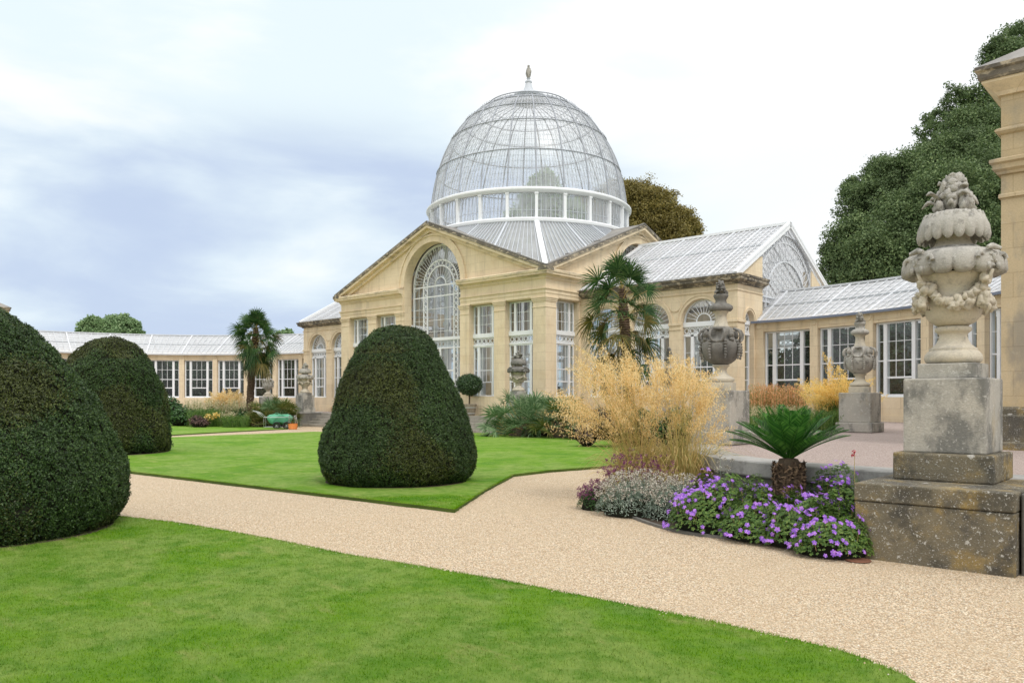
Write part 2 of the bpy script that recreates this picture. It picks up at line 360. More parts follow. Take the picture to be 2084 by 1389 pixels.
M['cycad'] = leafmat('cycad_leaf', g3((.02, .085, .014), (.045, .17, .024), (.14, .34, .06)), .25, .42, 3, .3, .4)
M['plume'] = leafmat('oat_grass_plume', g3((.66, .45, .17), (.92, .70, .34), (1.0, .88, .56)), .5, .6, 2.5, .06)
M['plume_y'] = leafmat('golden_grass_plume', g3((.74, .50, .13), (.98, .72, .24), (1.0, .84, .40)), .5, .6, 2.5, .06)
M['plume_o'] = leafmat('rust_grass_head', g3((.52, .24, .10), (.78, .42, .20), (.92, .60, .34)), .45, .6, 2.5, .06)
M['plume_w'] = leafmat('cream_grass_head', g3((.48, .42, .24), (.66, .58, .36), (.8, .73, .52)), .4, .6, 2.5, .1)
M['stem'] = leafmat('grass_stem', g3((.34, .34, .10), (.56, .46, .18), (.80, .60, .28)), .3, .6, 3, .15)
M['blade'] = leafmat('green_grass_blade', g3((.05, .12, .02), (.10, .20, .035), (.22, .30, .07)), .25, .5, 2, .3)
M['shrub'] = leafmat('shrub_leaf', g3((.02, .06, .015), (.045, .12, .03), (.11, .22, .06)), .2, .4, 2, .4)
M['bay'] = leafmat('bay_leaf', g3((.02, .05, .02), (.045, .095, .035), (.09, .15, .06)), .15, .35, 3, .4)
M['ger'] = leafmat('geranium_leaf', g3((.05, .11, .02), (.10, .20, .04), (.24, .33, .07)), .25, .5, 4, .3)
M['silver'] = leafmat('silver_leaf', g3((.12, .18, .12), (.24, .31, .24), (.44, .50, .42)), .15, .6, 4, .3)
M['seed'] = leafmat('cream_seed_head', g3((.42, .38, .30), (.62, .58, .48), (.78, .74, .66)), .15, .6, 4, .1)
M['seedc'] = leafmat('dark_seed_centre', g3((.05, .03, .03), (.09, .05, .05), (.14, .08, .07)), .0, .7, 4, .1)
M['purple'] = leafmat('dark_purple_bloom', g3((.09, .015, .06), (.20, .04, .13), (.38, .12, .28)), .15, .6, 4, .2)
M['violet'] = leafmat('violet_petal', g3((.26, .11, .60), (.40, .17, .72), (.60, .28, .84)), .3, .6, 4, .05)
M['red'] = leafmat('red_petal', g3((.45, .02, .05), (.6, .04, .08), (.7, .08, .12)), .3, .5, 4, .05)
M['indoor'] = leafmat('indoor_leaf', g3((.012, .035, .014), (.03, .075, .03), (.08, .15, .06)), .2, .4, 1.5, .4)
def lawncol(nt, v):
    broad = noise(nt, v, .55, 5, .6, .4)
    col = ramp(nt, broad, [(.32, (.085, .235, .006)), (.44, (.165, .320, .014)), (.55, (.270, .375, .080)), (.68, (.120, .270, .008))])
    v2 = pos(nt, (1, 1, 1)); col = mixc(nt, math_n(nt, 'MULTIPLY', maprange(nt, noise(nt, v2, 1.7, 5, .65), .52, .72), .5), col, (.235, .34, .10))
    col = mixc(nt, math_n(nt, 'MULTIPLY', maprange(nt, noise(nt, v, 4.5, 5, .7), .46, .62), .6), col, (.075, .215, .004))
    col = mixc(nt, math_n(nt, 'MULTIPLY', maprange(nt, noise(nt, pos(nt, (.5, 1.2, 1)), 2.6, 5, .7), .54, .70), .7), col, (.38, .40, .13))
    return col
def lawnmat(name):
    m, nt, out = newmat(name); v = pos(nt); col = lawncol(nt, v)
    col = mixc(nt, math_n(nt, 'MULTIPLY', maprange(nt, noise(nt, v, 14, 4, .7), .35, .7), .40), col, (.055, .19, .004))
    col = mixc(nt, math_n(nt, 'MULTIPLY', maprange(nt, noise(nt, v, 120, 3, .7), .4, .75), .45), col, (.26, .42, .08))
    b = nt.nodes.new('ShaderNodeBsdfPrincipled'); b.inputs['Roughness'].default_value = .8; b.inputs['Specular IOR Level'].default_value = .15
    nt.links.new(col, b.inputs['Base Color'])
    bp = nt.nodes.new('ShaderNodeBump'); bp.inputs['Strength'].default_value = .9; bp.inputs['Distance'].default_value = .03
    nt.links.new(math_n(nt, 'ADD', noise(nt, v, 90, 4, .8), math_n(nt, 'MULTIPLY', noise(nt, v, 9, 4, .6), 1.2)), bp.inputs['Height']); nt.links.new(bp.outputs[0], b.inputs['Normal'])
    nt.links.new(b.outputs[0], out.inputs[0]); return m
def gravelmat(name, stops, scale=62, tint=(.55, .42, .3)):
    m, nt, out = newmat(name); v = pos(nt)
    vo = nt.nodes.new('ShaderNodeTexVoronoi'); vo.inputs['Scale'].default_value = scale; nt.links.new(v, vo.inputs['Vector'])
    sp = nt.nodes.new('ShaderNodeSeparateXYZ'); nt.links.new(vo.outputs['Color'], sp.inputs[0])
    col = ramp(nt, sp.outputs[0], stops)
    col = mixc(nt, maprange(nt, vo.outputs['Distance'], .38, .75, 0., .75), col, tuple(x*.45 for x in tint))
    col = mixc(nt, math_n(nt, 'MULTIPLY', maprange(nt, noise(nt, v, .7, 5, .6), .42, .7), .42), col, tint)
    b = nt.nodes.new('ShaderNodeBsdfPrincipled'); b.inputs['Roughness'].default_value = .85; b.inputs['Specular IOR Level'].default_value = .2
    nt.links.new(col, b.inputs['Base Color'])
    bp = nt.nodes.new('ShaderNodeBump'); bp.inputs['Strength'].default_value = .9; bp.inputs['Distance'].default_value = .012
    nt.links.new(math_n(nt, 'MULTIPLY', vo.outputs['Distance'], -1.), bp.inputs['Height']); nt.links.new(bp.outputs[0], b.inputs['Normal'])
    nt.links.new(b.outputs[0], out.inputs[0]); return m
M['lawn'] = lawnmat('mown_lawn')
def bladem():
    m, nt, out = newmat('lawn_blade'); col = lawncol(nt, pos(nt)); g = nt.nodes.new('ShaderNodeNewGeometry')
    col = mixc(nt, 1., col, ramp(nt, g.outputs['Random Per Island'], [(0., (.62, .68, .6)), (.5, (1., 1., 1.)), (1., (1.35, 1.25, 1.6))]), 'MULTIPLY')
    b = nt.nodes.new('ShaderNodeBsdfDiffuse'); t = nt.nodes.new('ShaderNodeBsdfTranslucent'); ms = nt.nodes.new('ShaderNodeMixShader'); ms.inputs[0].default_value = .35
    nt.links.new(col, b.inputs[0]); nt.links.new(col, t.inputs[0]); nt.links.new(b.outputs[0], ms.inputs[1]); nt.links.new(t.outputs[0], ms.inputs[2]); nt.links.new(ms.outputs[0], out.inputs[0]); return m
M['grassb'] = bladem()
M['gravel'] = gravelmat('golden_gravel', [(.0, (.44, .31, .19)), (.3, (.62, .46, .30)), (.6, (.76, .605, .42)), (.85, (.88, .79, .61)), (1., (.38, .31, .23))], 78, (.54, .42, .28))
M['pebble'] = leafmat('gravel_stone', [(.0, (.40, .28, .17)), (.3, (.62, .46, .29)), (.6, (.78, .62, .44)), (.85, (.88, .79, .66)), (1., (.48, .42, .34))], 0., .8, .7, .15, .2)
M['pinkgravel'] = gravelmat('pink_gravel', [(.0, (.36, .27, .23)), (.4, (.50, .40, .36)), (.75, (.58, .49, .45)), (1., (.42, .36, .33))], 70, (.42, .34, .30))
M['field'] = stone('far_grass', [(.3, (.05, .10, .02)), (.6, (.09, .16, .035)), (.8, (.13, .2, .05))], rough=.95)
# ================================================================== THE SETTING
gm = MB(); gm.quad((-900, -900, -.06), (900, -900, -.06), (900, 900, -.06), (-900, 900, -.06))
tag(gm.build('ground', M['field']), kind='structure')
gm = MB(); gm.quad((-60, -60, 0), (60, -60, 0), (60, 3, 0), (-60, 3, 0))
tag(gm.build('gravel_path', M['gravel']), kind='structure')
def dense(poly, step=.25, jit=.02, seed=1):
    r = random.Random(seed); out = []
    for i in range(len(poly)):
        a = Vector(poly[i]); b = Vector(poly[(i+1) % len(poly)]); n = max(1, min(160, int((b-a).length/step)))
        for k in range(n):
            q = a.lerp(b, k/n); out.append((q.x+r.uniform(-jit, jit), q.y+r.uniform(-jit, jit)))
    return out
def lawn(pts, seed):
    pl = dense(pts, .12, .012, seed)
    m = MB(); m.prism(pl, -.02, .052); o = tag(m.build('lawn', M['lawn']), kind='structure'); o.data.materials.append(M['turfside'])
    for p_ in list(o.data.polygons)[2:]: p_.material_index = 1
    # cut side: soil and turf, with shade under the overhang put into its colour
    return pl
def xy(p): return (p[0], p[1])
A = G(925, 1043); B = G(262, 963); dirx = Vector((A[0]-B[0], A[1]-B[1])).normalized()
farL = (B[0]-dirx.x*14, B[1]-dirx.y*14)
mid_lawn = [farL, xy(A), xy(G(985, 1003)), xy(G(1045, 970)), xy(G(1120, 961)), xy(G(1212, 954)), xy(G(1300, 944)), xy(G(1300, 905)), xy(G(1190, 889)), xy(G(1000, 883)), xy(G(640, 880)), xy(G(340, 892)), xy(G(120, 901))]
lawn(mid_lawn, 3)
near_pts = [(235, 1057), (350, 1070), (440, 1085), (560, 1107), (700, 1137), (850, 1162), (1010, 1190), (1203, 1229), (1450, 1279), (1700, 1337), (1760, 1358), (1845, 1392)]
near_lawn = [xy(G(*p)) for p in near_pts] + [xy(P(3200, 1.5)), xy(P(1000, -4)), xy(P(-3000, 3)), xy(P(-1200, 9.5)), xy(P(-300, 12.5)), xy(P(-60, 11.6)), xy(P(120, 11.0))]
lawn(near_lawn, 5)
lawn([xy(G(300, 860.5)), xy(G(480, 866.2)), xy(G(545, 868.8)), xy(G(585, 873.5)), xy(G(470, 879.5)), xy(G(340, 887)), xy(G(180, 893)), xy(G(120, 870))], 7)
# fine blades over the nearer turf and along its cut edges
def inside(poly, q):
    x, y = q[:, 0], q[:, 1]; r = np.zeros(len(q), bool); n = len(poly)
    for i in range(n):
        x1, y1 = poly[i]; x2, y2 = poly[(i+1) % n]
        c = ((y1 > y) != (y2 > y)) & (x < (x2-x1)*(y-y1)/((y2-y1) or 1e-9)+x1); r ^= c
    return r
def blades(name, pts, h, wd, seed, mat):
    r = np.random.default_rng(seed); n = len(pts)
    a = r.random(n)*2*PI; lean = r.normal(size=(n, 2))*.45
    base = np.c_[pts, np.full(n, .050)]; hh = h*(.5+r.random(n))
    side = np.c_[np.cos(a), np.sin(a), np.zeros(n)]*wd/2
    tip = base+np.c_[lean*hh[:, None], hh]
    V = np.stack([base-side, base+side, tip], 1).reshape(-1, 3)
    return tag(np_obj(name, V, np.arange(len(V)).reshape(-1, 3), mat), 'short green mown grass growing over the lawns', 'grass', kind='stuff')
r_ = np.random.default_rng(11)
dd = 3.2 + (r_.random(330000)**.75)*9.5; pxx = r_.uniform(-60, 2140, len(dd))
xx = (pxx-1042)/1621*dd; q = CAM+xx[:, None]*RT+dd[:, None]*FW
q = q[inside(near_lawn, q) | inside(mid_lawn, q)]
edge = []
for pl in (near_lawn[:12], [farL, xy(A), xy(G(985, 1003)), xy(G(1045, 970)), xy(G(1120, 961)), xy(G(1212, 954))]):
    for i in range(len(pl)-1):
        a = np.array(pl[i]); b = np.array(pl[i+1]); n = int(np.linalg.norm(b-a)*420)
        edge.append(a+(b-a)*r_.random((n, 1))+r_.normal(size=(n, 2))*.012)
q = np.concatenate([q]+edge)
blades('grass_blades', q, .016, .006, 2, M['grassb'])

# loose stones on the nearest gravel and strewn along its edges
r_ = np.random.default_rng(19); n = 62000
dd = 4.3 + (r_.random(n)**.8)*6.5; pxx = r_.uniform(-40, 2140, n); xx = (pxx-1042)/1621*dd; q = CAM+xx[:, None]*RT+dd[:, None]*FW
q = q[~(inside(near_lawn, q) | inside(mid_lawn, q))]; q = q[~((q[:, 0] > 27.8) & (q[:, 1] > -19.5))]
eg = []
for i in range(len(near_lawn[:12])-1):
    a = np.array(near_lawn[i]); b = np.array(near_lawn[i+1]); m_ = int(np.linalg.norm(b-a)*14); eg.append(np.c_[a+(b-a)*r_.random((m_, 1))-np.abs(r_.normal(size=(m_, 1)))*.05*np.array([[.0, 1.]]), np.full(m_, .052)])
q = np.concatenate([np.c_[q, np.full(len(q), .002)]]+eg); n = len(q)
oc = np.array([[1, 0, 0], [0, 1, 0], [-1, 0, 0], [0, -1, 0], [0, 0, .8], [0, 0, -.5]]); s_ = (.0035+.0055*r_.random(n)**2)[:, None, None]
oc_ = oc[None]*s_*(.6+.8*r_.random((n, 6, 1))); a = r_.random(n)*2*PI; ca, sa = np.cos(a)[:, None], np.sin(a)[:, None]
V = np.stack([oc_[..., 0]*ca-oc_[..., 1]*sa*.7, oc_[..., 0]*sa+oc_[..., 1]*ca*.7, oc_[..., 2]], -1)+q[:, None, :]
F = (np.array([[0, 1, 4], [1, 2, 4], [2, 3, 4], [3, 0, 4], [1, 0, 5], [2, 1, 5]])[None]+(np.arange(n)*6)[:, None, None]).reshape(-1, 3)
tag(np_obj('gravel_stones', V.reshape(-1, 3), F, M['pebble']), 'loose pale gravel stones scattered over the path', 'gravel', kind='stuff')

# raised terrace round the garden
RP = [(7.75, -1.9), (13.3, -1.7), (16, -2.7), (19, -5.3), (21.2, -8.5), (22.5, -12), (23.0, -13.7), (23.55, -15.1), (24.25, -16.15), (25.2, -17.2), (26.05, -17.65), (26.8, -17.85), (27.7, -17.89)]
LP = [(-x, y) for x, y in reversed(RP)]; LP[-1] = (-9.1, -1.9)
def smooth_path(pts, k=3):
    for _ in range(k):
        o = [pts[0]]
        for a, b in zip(pts[:-1], pts[1:]):
            o += [(a[0]*.75+b[0]*.25, a[1]*.75+b[1]*.25), (a[0]*.25+b[0]*.75, a[1]*.25+b[1]*.75)]
        pts = o+[pts[-1]]
    return pts
RPs = smooth_path(RP); LPs = smooth_path(LP)
m = MB(); m.prism([(-42, -17.89)]+LPs+[(-9.1, -.4), (7.75, -.4)]+RPs+[(42, -17.89), (42, 30), (-42, 30)], -.05, .744)
tag(m.build('terrace', M['pinkgravel']), kind='structure')
for side, path in (('right', RPs+[(42, -17.891)]), ('left', [(-42, -17.891)]+LPs)):
    t = thing('retaining_wall', 'curved grey stone retaining wall with coping along the terrace by the %s' % ('purple flowers' if side == 'right' else 'far left flower bed'), 'wall', (0, 0, 0))
    a = MB(); a.sweep(path, [(.0, -.1), (.05, -.1), (.05, .56), (.0, .56)]); a.build('wall', M['wallface'], t)
    a = MB(); a.sweep(path, [(-.42, .60), (.0, .562), (.11, .562), (.12, .58), (.12, .745), (.105, .76), (-.42, .76)]); a.build('coping', M['coping'], t)
# garden steps in front of the portico
t = thing('garden_steps', 'wide worn stone steps rising to the domed conservatory', 'steps', (-.7, -1.1, 0))
for i in range(5):
    a = MB(); y0 = -1.95+i*.32; a.box(-8.35, 8.4, y0+1.1, 1.1+(.0 if i < 4 else .05), i*.15, i*.15+.15-.002*(i < 4))
    a.build('step', M['step'], t, bevel=.012)
a = MB(); a.box(-8.35, 8.4, .6, 1.1, .744, .752); a.build('landing', M['step'], t)

# ================================================================== THE CONSERVATORY
con = thing('conservatory', 'domed glass and ochre stone conservatory with pediments and curved glass wings', 'conservatory', (0, 0, 0))
Z0 = .75
def wall(mb, xf, s0, s1, z0, ztop, t0, t1, opens, nseg=22):
    zt = ztop if callable(ztop) else (lambda s: ztop)
    def strip(a, b, za, zb, ta, tb):
        mb.hexa([xf(*p) for p in ((a, t0, za), (b, t0, zb), (a, t1, za), (b, t1, zb), (a, t0, ta), (b, t0, tb), (a, t1, ta), (b, t1, tb))])
    def solid(a, b):
        if b-a < 1e-4: return
        cuts = [a]+([0.] if a < -1e-6 < 1e-6 < b else [])+[b]
        for u, v in zip(cuts[:-1], cuts[1:]): strip(u, v, z0, z0, zt(u), zt(v))
    cur = s0
    for (c, hw, ob, zs, arch) in sorted(opens):
        solid(cur, c-hw); cur = c+hw
        if ob > z0+1e-4: strip(c-hw, c+hw, z0, z0, ob, ob)
        if arch:
            for k in range(nseg):
                a0 = PI-PI*k/nseg; a1 = PI-PI*(k+1)/nseg
                u, v = c+hw*math.cos(a0), c+hw*math.cos(a1)
                strip(u, v, zs+hw*math.sin(a0), zs+hw*math.sin(a1), zt(u), zt(v))
        else: strip(c-hw, c+hw, zs, zs, zt(c-hw), zt(c+hw))
    solid(cur, s1)
def archivolt(mb, xf, c, zs, r0, r1, ta, tb, n=24):      # raised ring round an arch
    for k in range(n):
        a0 = PI*k/n; a1 = PI*(k+1)/n
        p = []
        for t_ in (ta, tb):
            for (r, a) in ((r0, a0), (r0, a1), (r1, a0), (r1, a1)): p.append(xf(c+r*math.cos(a), t_, zs+r*math.sin(a)))
        mb.hexa([p[0], p[1], p[2], p[3], p[4], p[5], p[6], p[7]])
def ring(mb, xf, s, t, z, r, w=.03, n=12):
    for k in range(n):
        a0 = 2*PI*k/n; a1 = 2*PI*(k+1)/n; p = []
        for t_ in (t, t+.04):
            for (rr, a) in ((r-w, a0), (r-w, a1), (r, a0), (r, a1)): p.append(xf(s+rr*math.cos(a), t_, z+rr*math.sin(a)))
        mb.hexa(p)
def circle_band(mb, xf, s0, s1, z0, z1, t):
    h = z1-z0; r = h/2*.86; n = max(2, int(round((s1-s0)/(h*.92)))); w = (s1-s0)/n
    mb.box(s0, s1, t, t+.06, z0-.03, z0+.012, xf); mb.box(s0, s1, t, t+.06, z1-.012, z1+.03, xf)
    for i in range(n):
        c = s0+w*(i+.5); ring(mb, xf, c, t+.01, (z0+z1)/2, r, .036)
        for dz in (-1, 1): mb.box(c+w/2-.018, c+w/2+.018, t+.01, t+.045, (z0 if dz < 0 else z1-.07), (z0+.07 if dz < 0 else z1), xf)
idx = lambda x, y, z: (x, y, z)
def win(frame, gl, name='window'):
    o = frame.build(name, M['white'], con)
    g = gl.build('pane', M['glass'], o); return o
# ---- window meshes (local: x across, y inward, z up, origin at the sill)
def sash_window(w_, h_, sw, rails, mrail, vert):
    f = MB(); g = MB(); fr = .07
    f.box(-w_/2, -w_/2+fr, 0, .12, 0, h_); f.box(w_/2-fr, w_/2, 0, .12, 0, h_)
    f.box(-w_/2+fr, w_/2-fr, 0, .12, h_-.06, h_); f.box(-w_/2-.03, w_/2+.03, -.06, .12, -.07, .0); f.box(-w_/2+fr, w_/2-fr, 0, .11, 0, .09)
    mw = .15
    for sg in (-1, 1):
        c = sg*(w_/2-sw); f.box(c-mw/2, c+mw/2, -.02, .13, .0, h_-.061)
    a, b = -(w_/2-sw)+mw/2, (w_/2-sw)-mw/2
    for z in rails:
        f.box(-w_/2+fr, w_/2-fr, .03, .075, z-.024, z+.024)
    for z in mrail: f.box(a, b, .025, .08, z-.035, z+.035)
    for k in range(1, vert+1):
        x = a+(b-a)*k/(vert+1); f.box(x-.011, x+.011, .035, .06, mrail[0] if mrail else .09, h_-.06)
    for z in np.linspace(rails[-1], h_, 3)[1:-1]:
        f.box(-w_/2+fr, w_/2-fr, .035, .06, z-.011, z+.011)
    g.quad((-w_/2+fr, .05, .05), (w_/2-fr, .05, .05), (w_/2-fr, .05, h_-.05), (-w_/2+fr, .05, h_-.05))
    return f, g
# ---- central pavilion
HW = 7.65; CY = 7.65
def fac(k):
    c, s = (1, 0, -1, 0)[k], (0, 1, 0, -1)[k]
    def xf(a, t, z):
        x, y = a, -HW+t
        return (x*c-y*s, CY+x*s+y*c, z)
    return xf
APX = 10.63; SL = .391
top = lambda s: APX-.30-SL*abs(s)

BW = [(3.65, .85), (6.075, .875)]
for k in range(4):
    wallmb = MB(); xf0 = fac(k); off = -.003 if k % 2 else 0; e = HW-.01 if k % 2 else HW
    xf = (lambda a, t, z, f=xf0, o=off: f(a, t+o, z))
    if k % 2 == 0:
        ops = [(0, 2.15, Z0, 7.5, True)]+[(sg*c, h, 1.69, 6.15, False) for c, h in BW for sg in (-1, 1)]
        wall(wallmb, xf, -e, e, .70, top, 0, .5, ops, 34)
    else:
        wall(wallmb, xf, -e, e, .70, 6.6, 0, .5, [(0, 4.5, .701, 6.2, False)]+[(sg*6.075, .875, 1.69, 6.15, False) for sg in (-1, 1)])
        wall(wallmb, xf, -e, e, 6.6, top, .002, .5, [(0, 2.15, 7.0, 7.5, True)], 34)
    wallmb.build('wall', M['stone'], con)
    mould = MB(); archivolt(mould, xf, 0, 7.5, 2.16, 2.48, -.05, .02, 34); archivolt(mould, xf, 0, 7.5, 2.47, 2.56, -.10, .02, 34); mould.build('archivolt', M['stone'], con)
    # pilasters with bases and capitals
    pl = [(6.95, 7.71 if k % 2 == 0 else 7.705), (4.5, 5.2), (2.16, 2.8)]
    pr = .06 if k % 2 == 0 else .065
    for sg in (-1, 1):
        for (a, b) in (pl if k % 2 == 0 else pl[:1]):
            a_, b_ = sorted((sg*a, sg*b)); ex = .05; pil = MB()
            pil.box(a_, b_, -pr, .0, .70, 6.2, xf)
            pil.box(a_-ex+.01, b_+ex-.01, -pr-.05, -.001, .70, 1.0, xf); pil.box(a_-.02, b_+.02, -pr-.025, -.001, 1.0, 1.07, xf)
            pil.box(a_-.02, b_+.02, -pr-.02, -.001, 5.72, 5.77, xf)
            pil.box(a_-.03, b_+.03, -pr-.03, -.001, 5.99, 6.06, xf); pil.box(a_-ex, b_+ex, -pr-.055, -.001, 6.06, 6.14, xf); pil.box(a_-ex-.02, b_+ex+.02, -pr-.08, -.001, 6.14, 6.199, xf)
            pil.build('pilaster', M['stone'], con, bevel=.01)

# entablatures round each corner, broken by the arches
ent = MB(); cor = MB()
for k in range(4):
    ent = MB(); cor = MB()
    xf = fac(k)
    a0 = 2.2 if k % 2 == 0 else 5.05; a1 = 5.05 if k % 2 == 0 else 2.2
    p0 = xf(a0, 0, 0); p1 = xf(HW, 0, 0); p2 = fac((k+1) % 4)(-a1, 0, 0)
    path = [p0[:2], p1[:2], p2[:2]]
    ent.sweep(path, [(-.02, 6.2), (.075, 6.2), (.075, 6.36), (.10, 6.37), (.10, 6.52), (.15, 6.55), (.15, 6.6), (.06, 6.62), (.06, 7.0), (.12, 7.04), (.12, 7.12), (-.02, 7.12)])
    a0 = 2.2; a1 = 2.2
    p0 = xf(a0, 0, 0); p2 = fac((k+1) % 4)(-a1, 0, 0)
    cor.sweep([p0[:2], p1[:2], p2[:2]], [(-.02, 7.121), (.14, 7.121), (.18, 7.16), (.34, 7.2), (.34, 7.28), (.38, 7.3), (.40, 7.40), (.34, 7.44), (-.02, 7.47)])
    ent.build('entablature', M['stone'], con); cor.build('cornice', M['cornice'], con)

for k in range(4):                                   # raking cornices of the four pediments
    xf = fac(k); m = MB(); E_ = 8.06
    def rake(dz0, dz1, ta, tb, e=E_):
        for sg in (-1, 1):
            a, b = (sg*e, 0.) if sg < 0 else (0., e)
            f = lambda s, dz: APX+dz-SL*abs(s)
            if k % 2: ta_, tb_ = ta-.004, tb
            else: ta_, tb_ = ta, tb
            m.hexa([xf(*p) for p in ((a, ta_, f(a, dz0)), (b, ta_, f(b, dz0)), (a, tb_, f(a, dz0)), (b, tb_, f(b, dz0)), (a, ta_, f(a, dz1)), (b, ta_, f(b, dz1)), (a, tb_, f(a, dz1)), (b, tb_, f(b, dz1)))])
    rake(-.13, .0, -.40, .12); pd = m.build('pediment_coping', M['cornice_dark'], con)
    m = MB(); rake(-.27, -.13, -.35, .1, 8.0); rake(-.46, -.27, -.14, .08, 7.74); m.build('pediment', M['cornice'], con)
# slate gable roofs behind the pediments, cut off round the drum
m = MB(); mt = MB(); RD = 5.75
for k in range(4):
    xf = fac(k); ss = np.linspace(-8.0, 8.0, 65)
    def tend(s):
        a = HW-abs(s)
        if abs(s) < RD/math.sqrt(2): a = min(a, HW-math.sqrt(RD*RD-s*s))
        return max(a, -.2)
    for a, b in zip(ss[:-1], ss[1:]):
        za, zb = APX+.03-SL*abs(a), APX+.03-SL*abs(b)
        m.quad(xf(a, -.2, za), xf(b, -.2, zb), xf(b, tend(b), zb), xf(a, tend(a), za))
    for sg in (-1, 1):
        mt.bar(xf(sg*8.0, -.3, APX+.06-SL*8.0), xf(0, -.3, APX+.06), .1, .05)
        mt.bar(xf(sg*5.9, .0, APX+.05-SL*5.9), xf(sg*5.9, HW-5.95, APX+.05-SL*5.9), .07, .05)
        mt.bar(xf(sg*3.4, .0, APX+.05-SL*3.4), xf(sg*3.4, 2.6, APX+.05-SL*3.4), .07, .05)
rf = m.build('roof', M['slate'], con); mt.build('roof_rib', M['slate'], rf)
# glazed skirt sweeping down into the four valleys
m = MB(); bars = MB(); hip = MB()
def cone(r): return 10.72-(r-5.8)*.627-.05*math.sin((r-5.8)/5*PI)
def rend(phi): return min((3.77+.1)/(.627-.391*math.sin(phi))+.08, 7.6/math.cos(phi))
for k in range(4):
    for sg in (-1, 1):
        phs = [math.radians(3+42*i/28) for i in range(29)]
        def pt(phi, r, dz=0):
            return (0+0, 0, 0) if r is None else tuple(np.array(fac(k)(sg*r*math.sin(phi), HW-r*math.cos(phi), cone(r)+dz)))
        for a, b in zip(phs[:-1], phs[1:]):
            for j in range(4):
                ra0, ra1 = [5.78+(max(rend(a), 5.9)-5.78)*x/4 for x in (j, j+1)]; rb0, rb1 = [5.78+(max(rend(b), 5.9)-5.78)*x/4 for x in (j, j+1)]
                m.quad(pt(a, ra0), pt(b, rb0), pt(b, rb1), pt(a, ra1))
        for i, a in enumerate(phs[:-1]):
            if rend(a) < 6.2: continue
            n = 6; rr = np.linspace(5.85, rend(a)-.05, n)
            major = abs((math.degrees(a)+.01) % 15) < .8
            for u, v in zip(rr[:-1], rr[1:]): bars.bar(pt(a, u, .03), pt(a, v, .03), .10 if major else .03, .05)
    rr = np.linspace(5.85, 10.75, 8)
    for u, v in zip(rr[:-1], rr[1:]):
        p, q = [np.array(fac(k)(r/math.sqrt(2), HW-r/math.sqrt(2), cone(r)+.06)) for r in (u, v)]
        hip.bar(p, q, .24, .10)
sk = m.build('skirt_roof', M['skirtglass'], con); bars.build('glazing_bar', M['bars'], sk); hip.build('hip_rib', M['white'], sk)
# drum
def circ(r, z, n=96): return [(r*math.cos(2*PI*i/n), CY+r*math.sin(2*PI*i/n), z) for i in range(n)]
m = MB()
m.lathe([(5.62, 10.62), (5.9, 10.62), (6.0, 10.7), (6.02, 10.82), (5.92, 10.9), (5.8, 10.92), (5.62, 10.92)], 96, (0, CY), cap=False)
m.lathe([(5.62, 12.22), (5.82, 12.22), (5.92, 12.28), (5.98, 12.34), (5.98, 12.42), (5.9, 12.48), (5.75, 12.5), (5.62, 12.5)], 96, (0, CY), cap=False)
for i in range(24):
    a = 2*PI*i/24; ca, sa = math.cos(a), math.sin(a)
    m.box(5.64, 5.84, -.075, .075, 10.9, 12.24, lambda x, y, z: (x*ca-y*sa, CY+x*sa+y*ca, z))
    m.box(5.64, 5.87, -.10, .10, 12.12, 12.22, lambda x, y, z: (x*ca-y*sa, CY+x*sa+y*ca, z))
drum = m.build('drum', M['white'], con)
m = MB()
for i in range(144):
    a = 2*PI*i/144
    if i % 6: m.bar((5.72*math.cos(a), CY+5.72*math.sin(a), 10.9), (5.72*math.cos(a), CY+5.72*math.sin(a), 12.1), .028)
    pa = [(a+2*PI/144*u, 12.08+.12*math.sin(PI*u)) for u in np.linspace(0, 1, 5)]
    for (u, zu), (v, zv) in zip(pa[:-1], pa[1:]): m.bar((5.72*math.cos(u), CY+5.72*math.sin(u), zu), (5.72*math.cos(v), CY+5.72*math.sin(v), zv), .025)
for z in (11.32,): m.tube(circ(5.72, z), .014, 4, closed=True)
m.build('glazing_bar', M['bars'], drum)
m = MB(); m.lathe([(5.70, 10.9), (5.70, 12.24)], 96, (0, CY), cap=False); m.build('pane', M['domeglass'], drum, smooth=True)
# dome
DP = [(5.70, 12.5), (5.66, 12.9), (5.58, 13.45), (5.42, 14.4), (5.11, 15.33), (4.66, 16.28), (4.06, 17.2), (3.40, 17.95), (2.62, 18.50), (1.9, 18.78), (1.2, 18.92), (.75, 18.97)]
zs_ = np.array([p[1] for p in DP]); rs_ = np.array([p[0] for p in DP])
lenp = np.r_[0, np.cumsum(np.hypot(np.diff(zs_), np.diff(rs_)))]
def prof(n):
    u = np.linspace(0, lenp[-1], n); r0 = np.interp(u, lenp, rs_); z0 = np.interp(u, lenp, zs_)
    k = np.ones(5)/5
    for _ in range(2):
        r1 = np.convolve(np.pad(r0, 2, mode='edge'), k, 'valid'); z1 = np.convolve(np.pad(z0, 2, mode='edge'), k, 'valid'); r1[0], z1[0], r1[-1], z1[-1] = r0[0], z0[0], r0[-1], z0[-1]; r0, z0 = r1, z1
    return np.c_[r0, z0]
PF = prof(29)
m = MB(); m.lathe([tuple(p) for p in PF], 144, (0, CY), cap=False); dome = m.build('dome', M['domeglass'], con, smooth=True)
for i in range(24):
    a = 2*PI*i/24; m = MB(); ca, sa = math.cos(a), math.sin(a)
    m.tube([((r+.03)*ca, CY+(r+.03)*sa, z) for r, z in PF], [.040]*20+list(np.linspace(.038, .03, 9)), 6); m.build('rib', M['ribs'], dome)
m = MB()
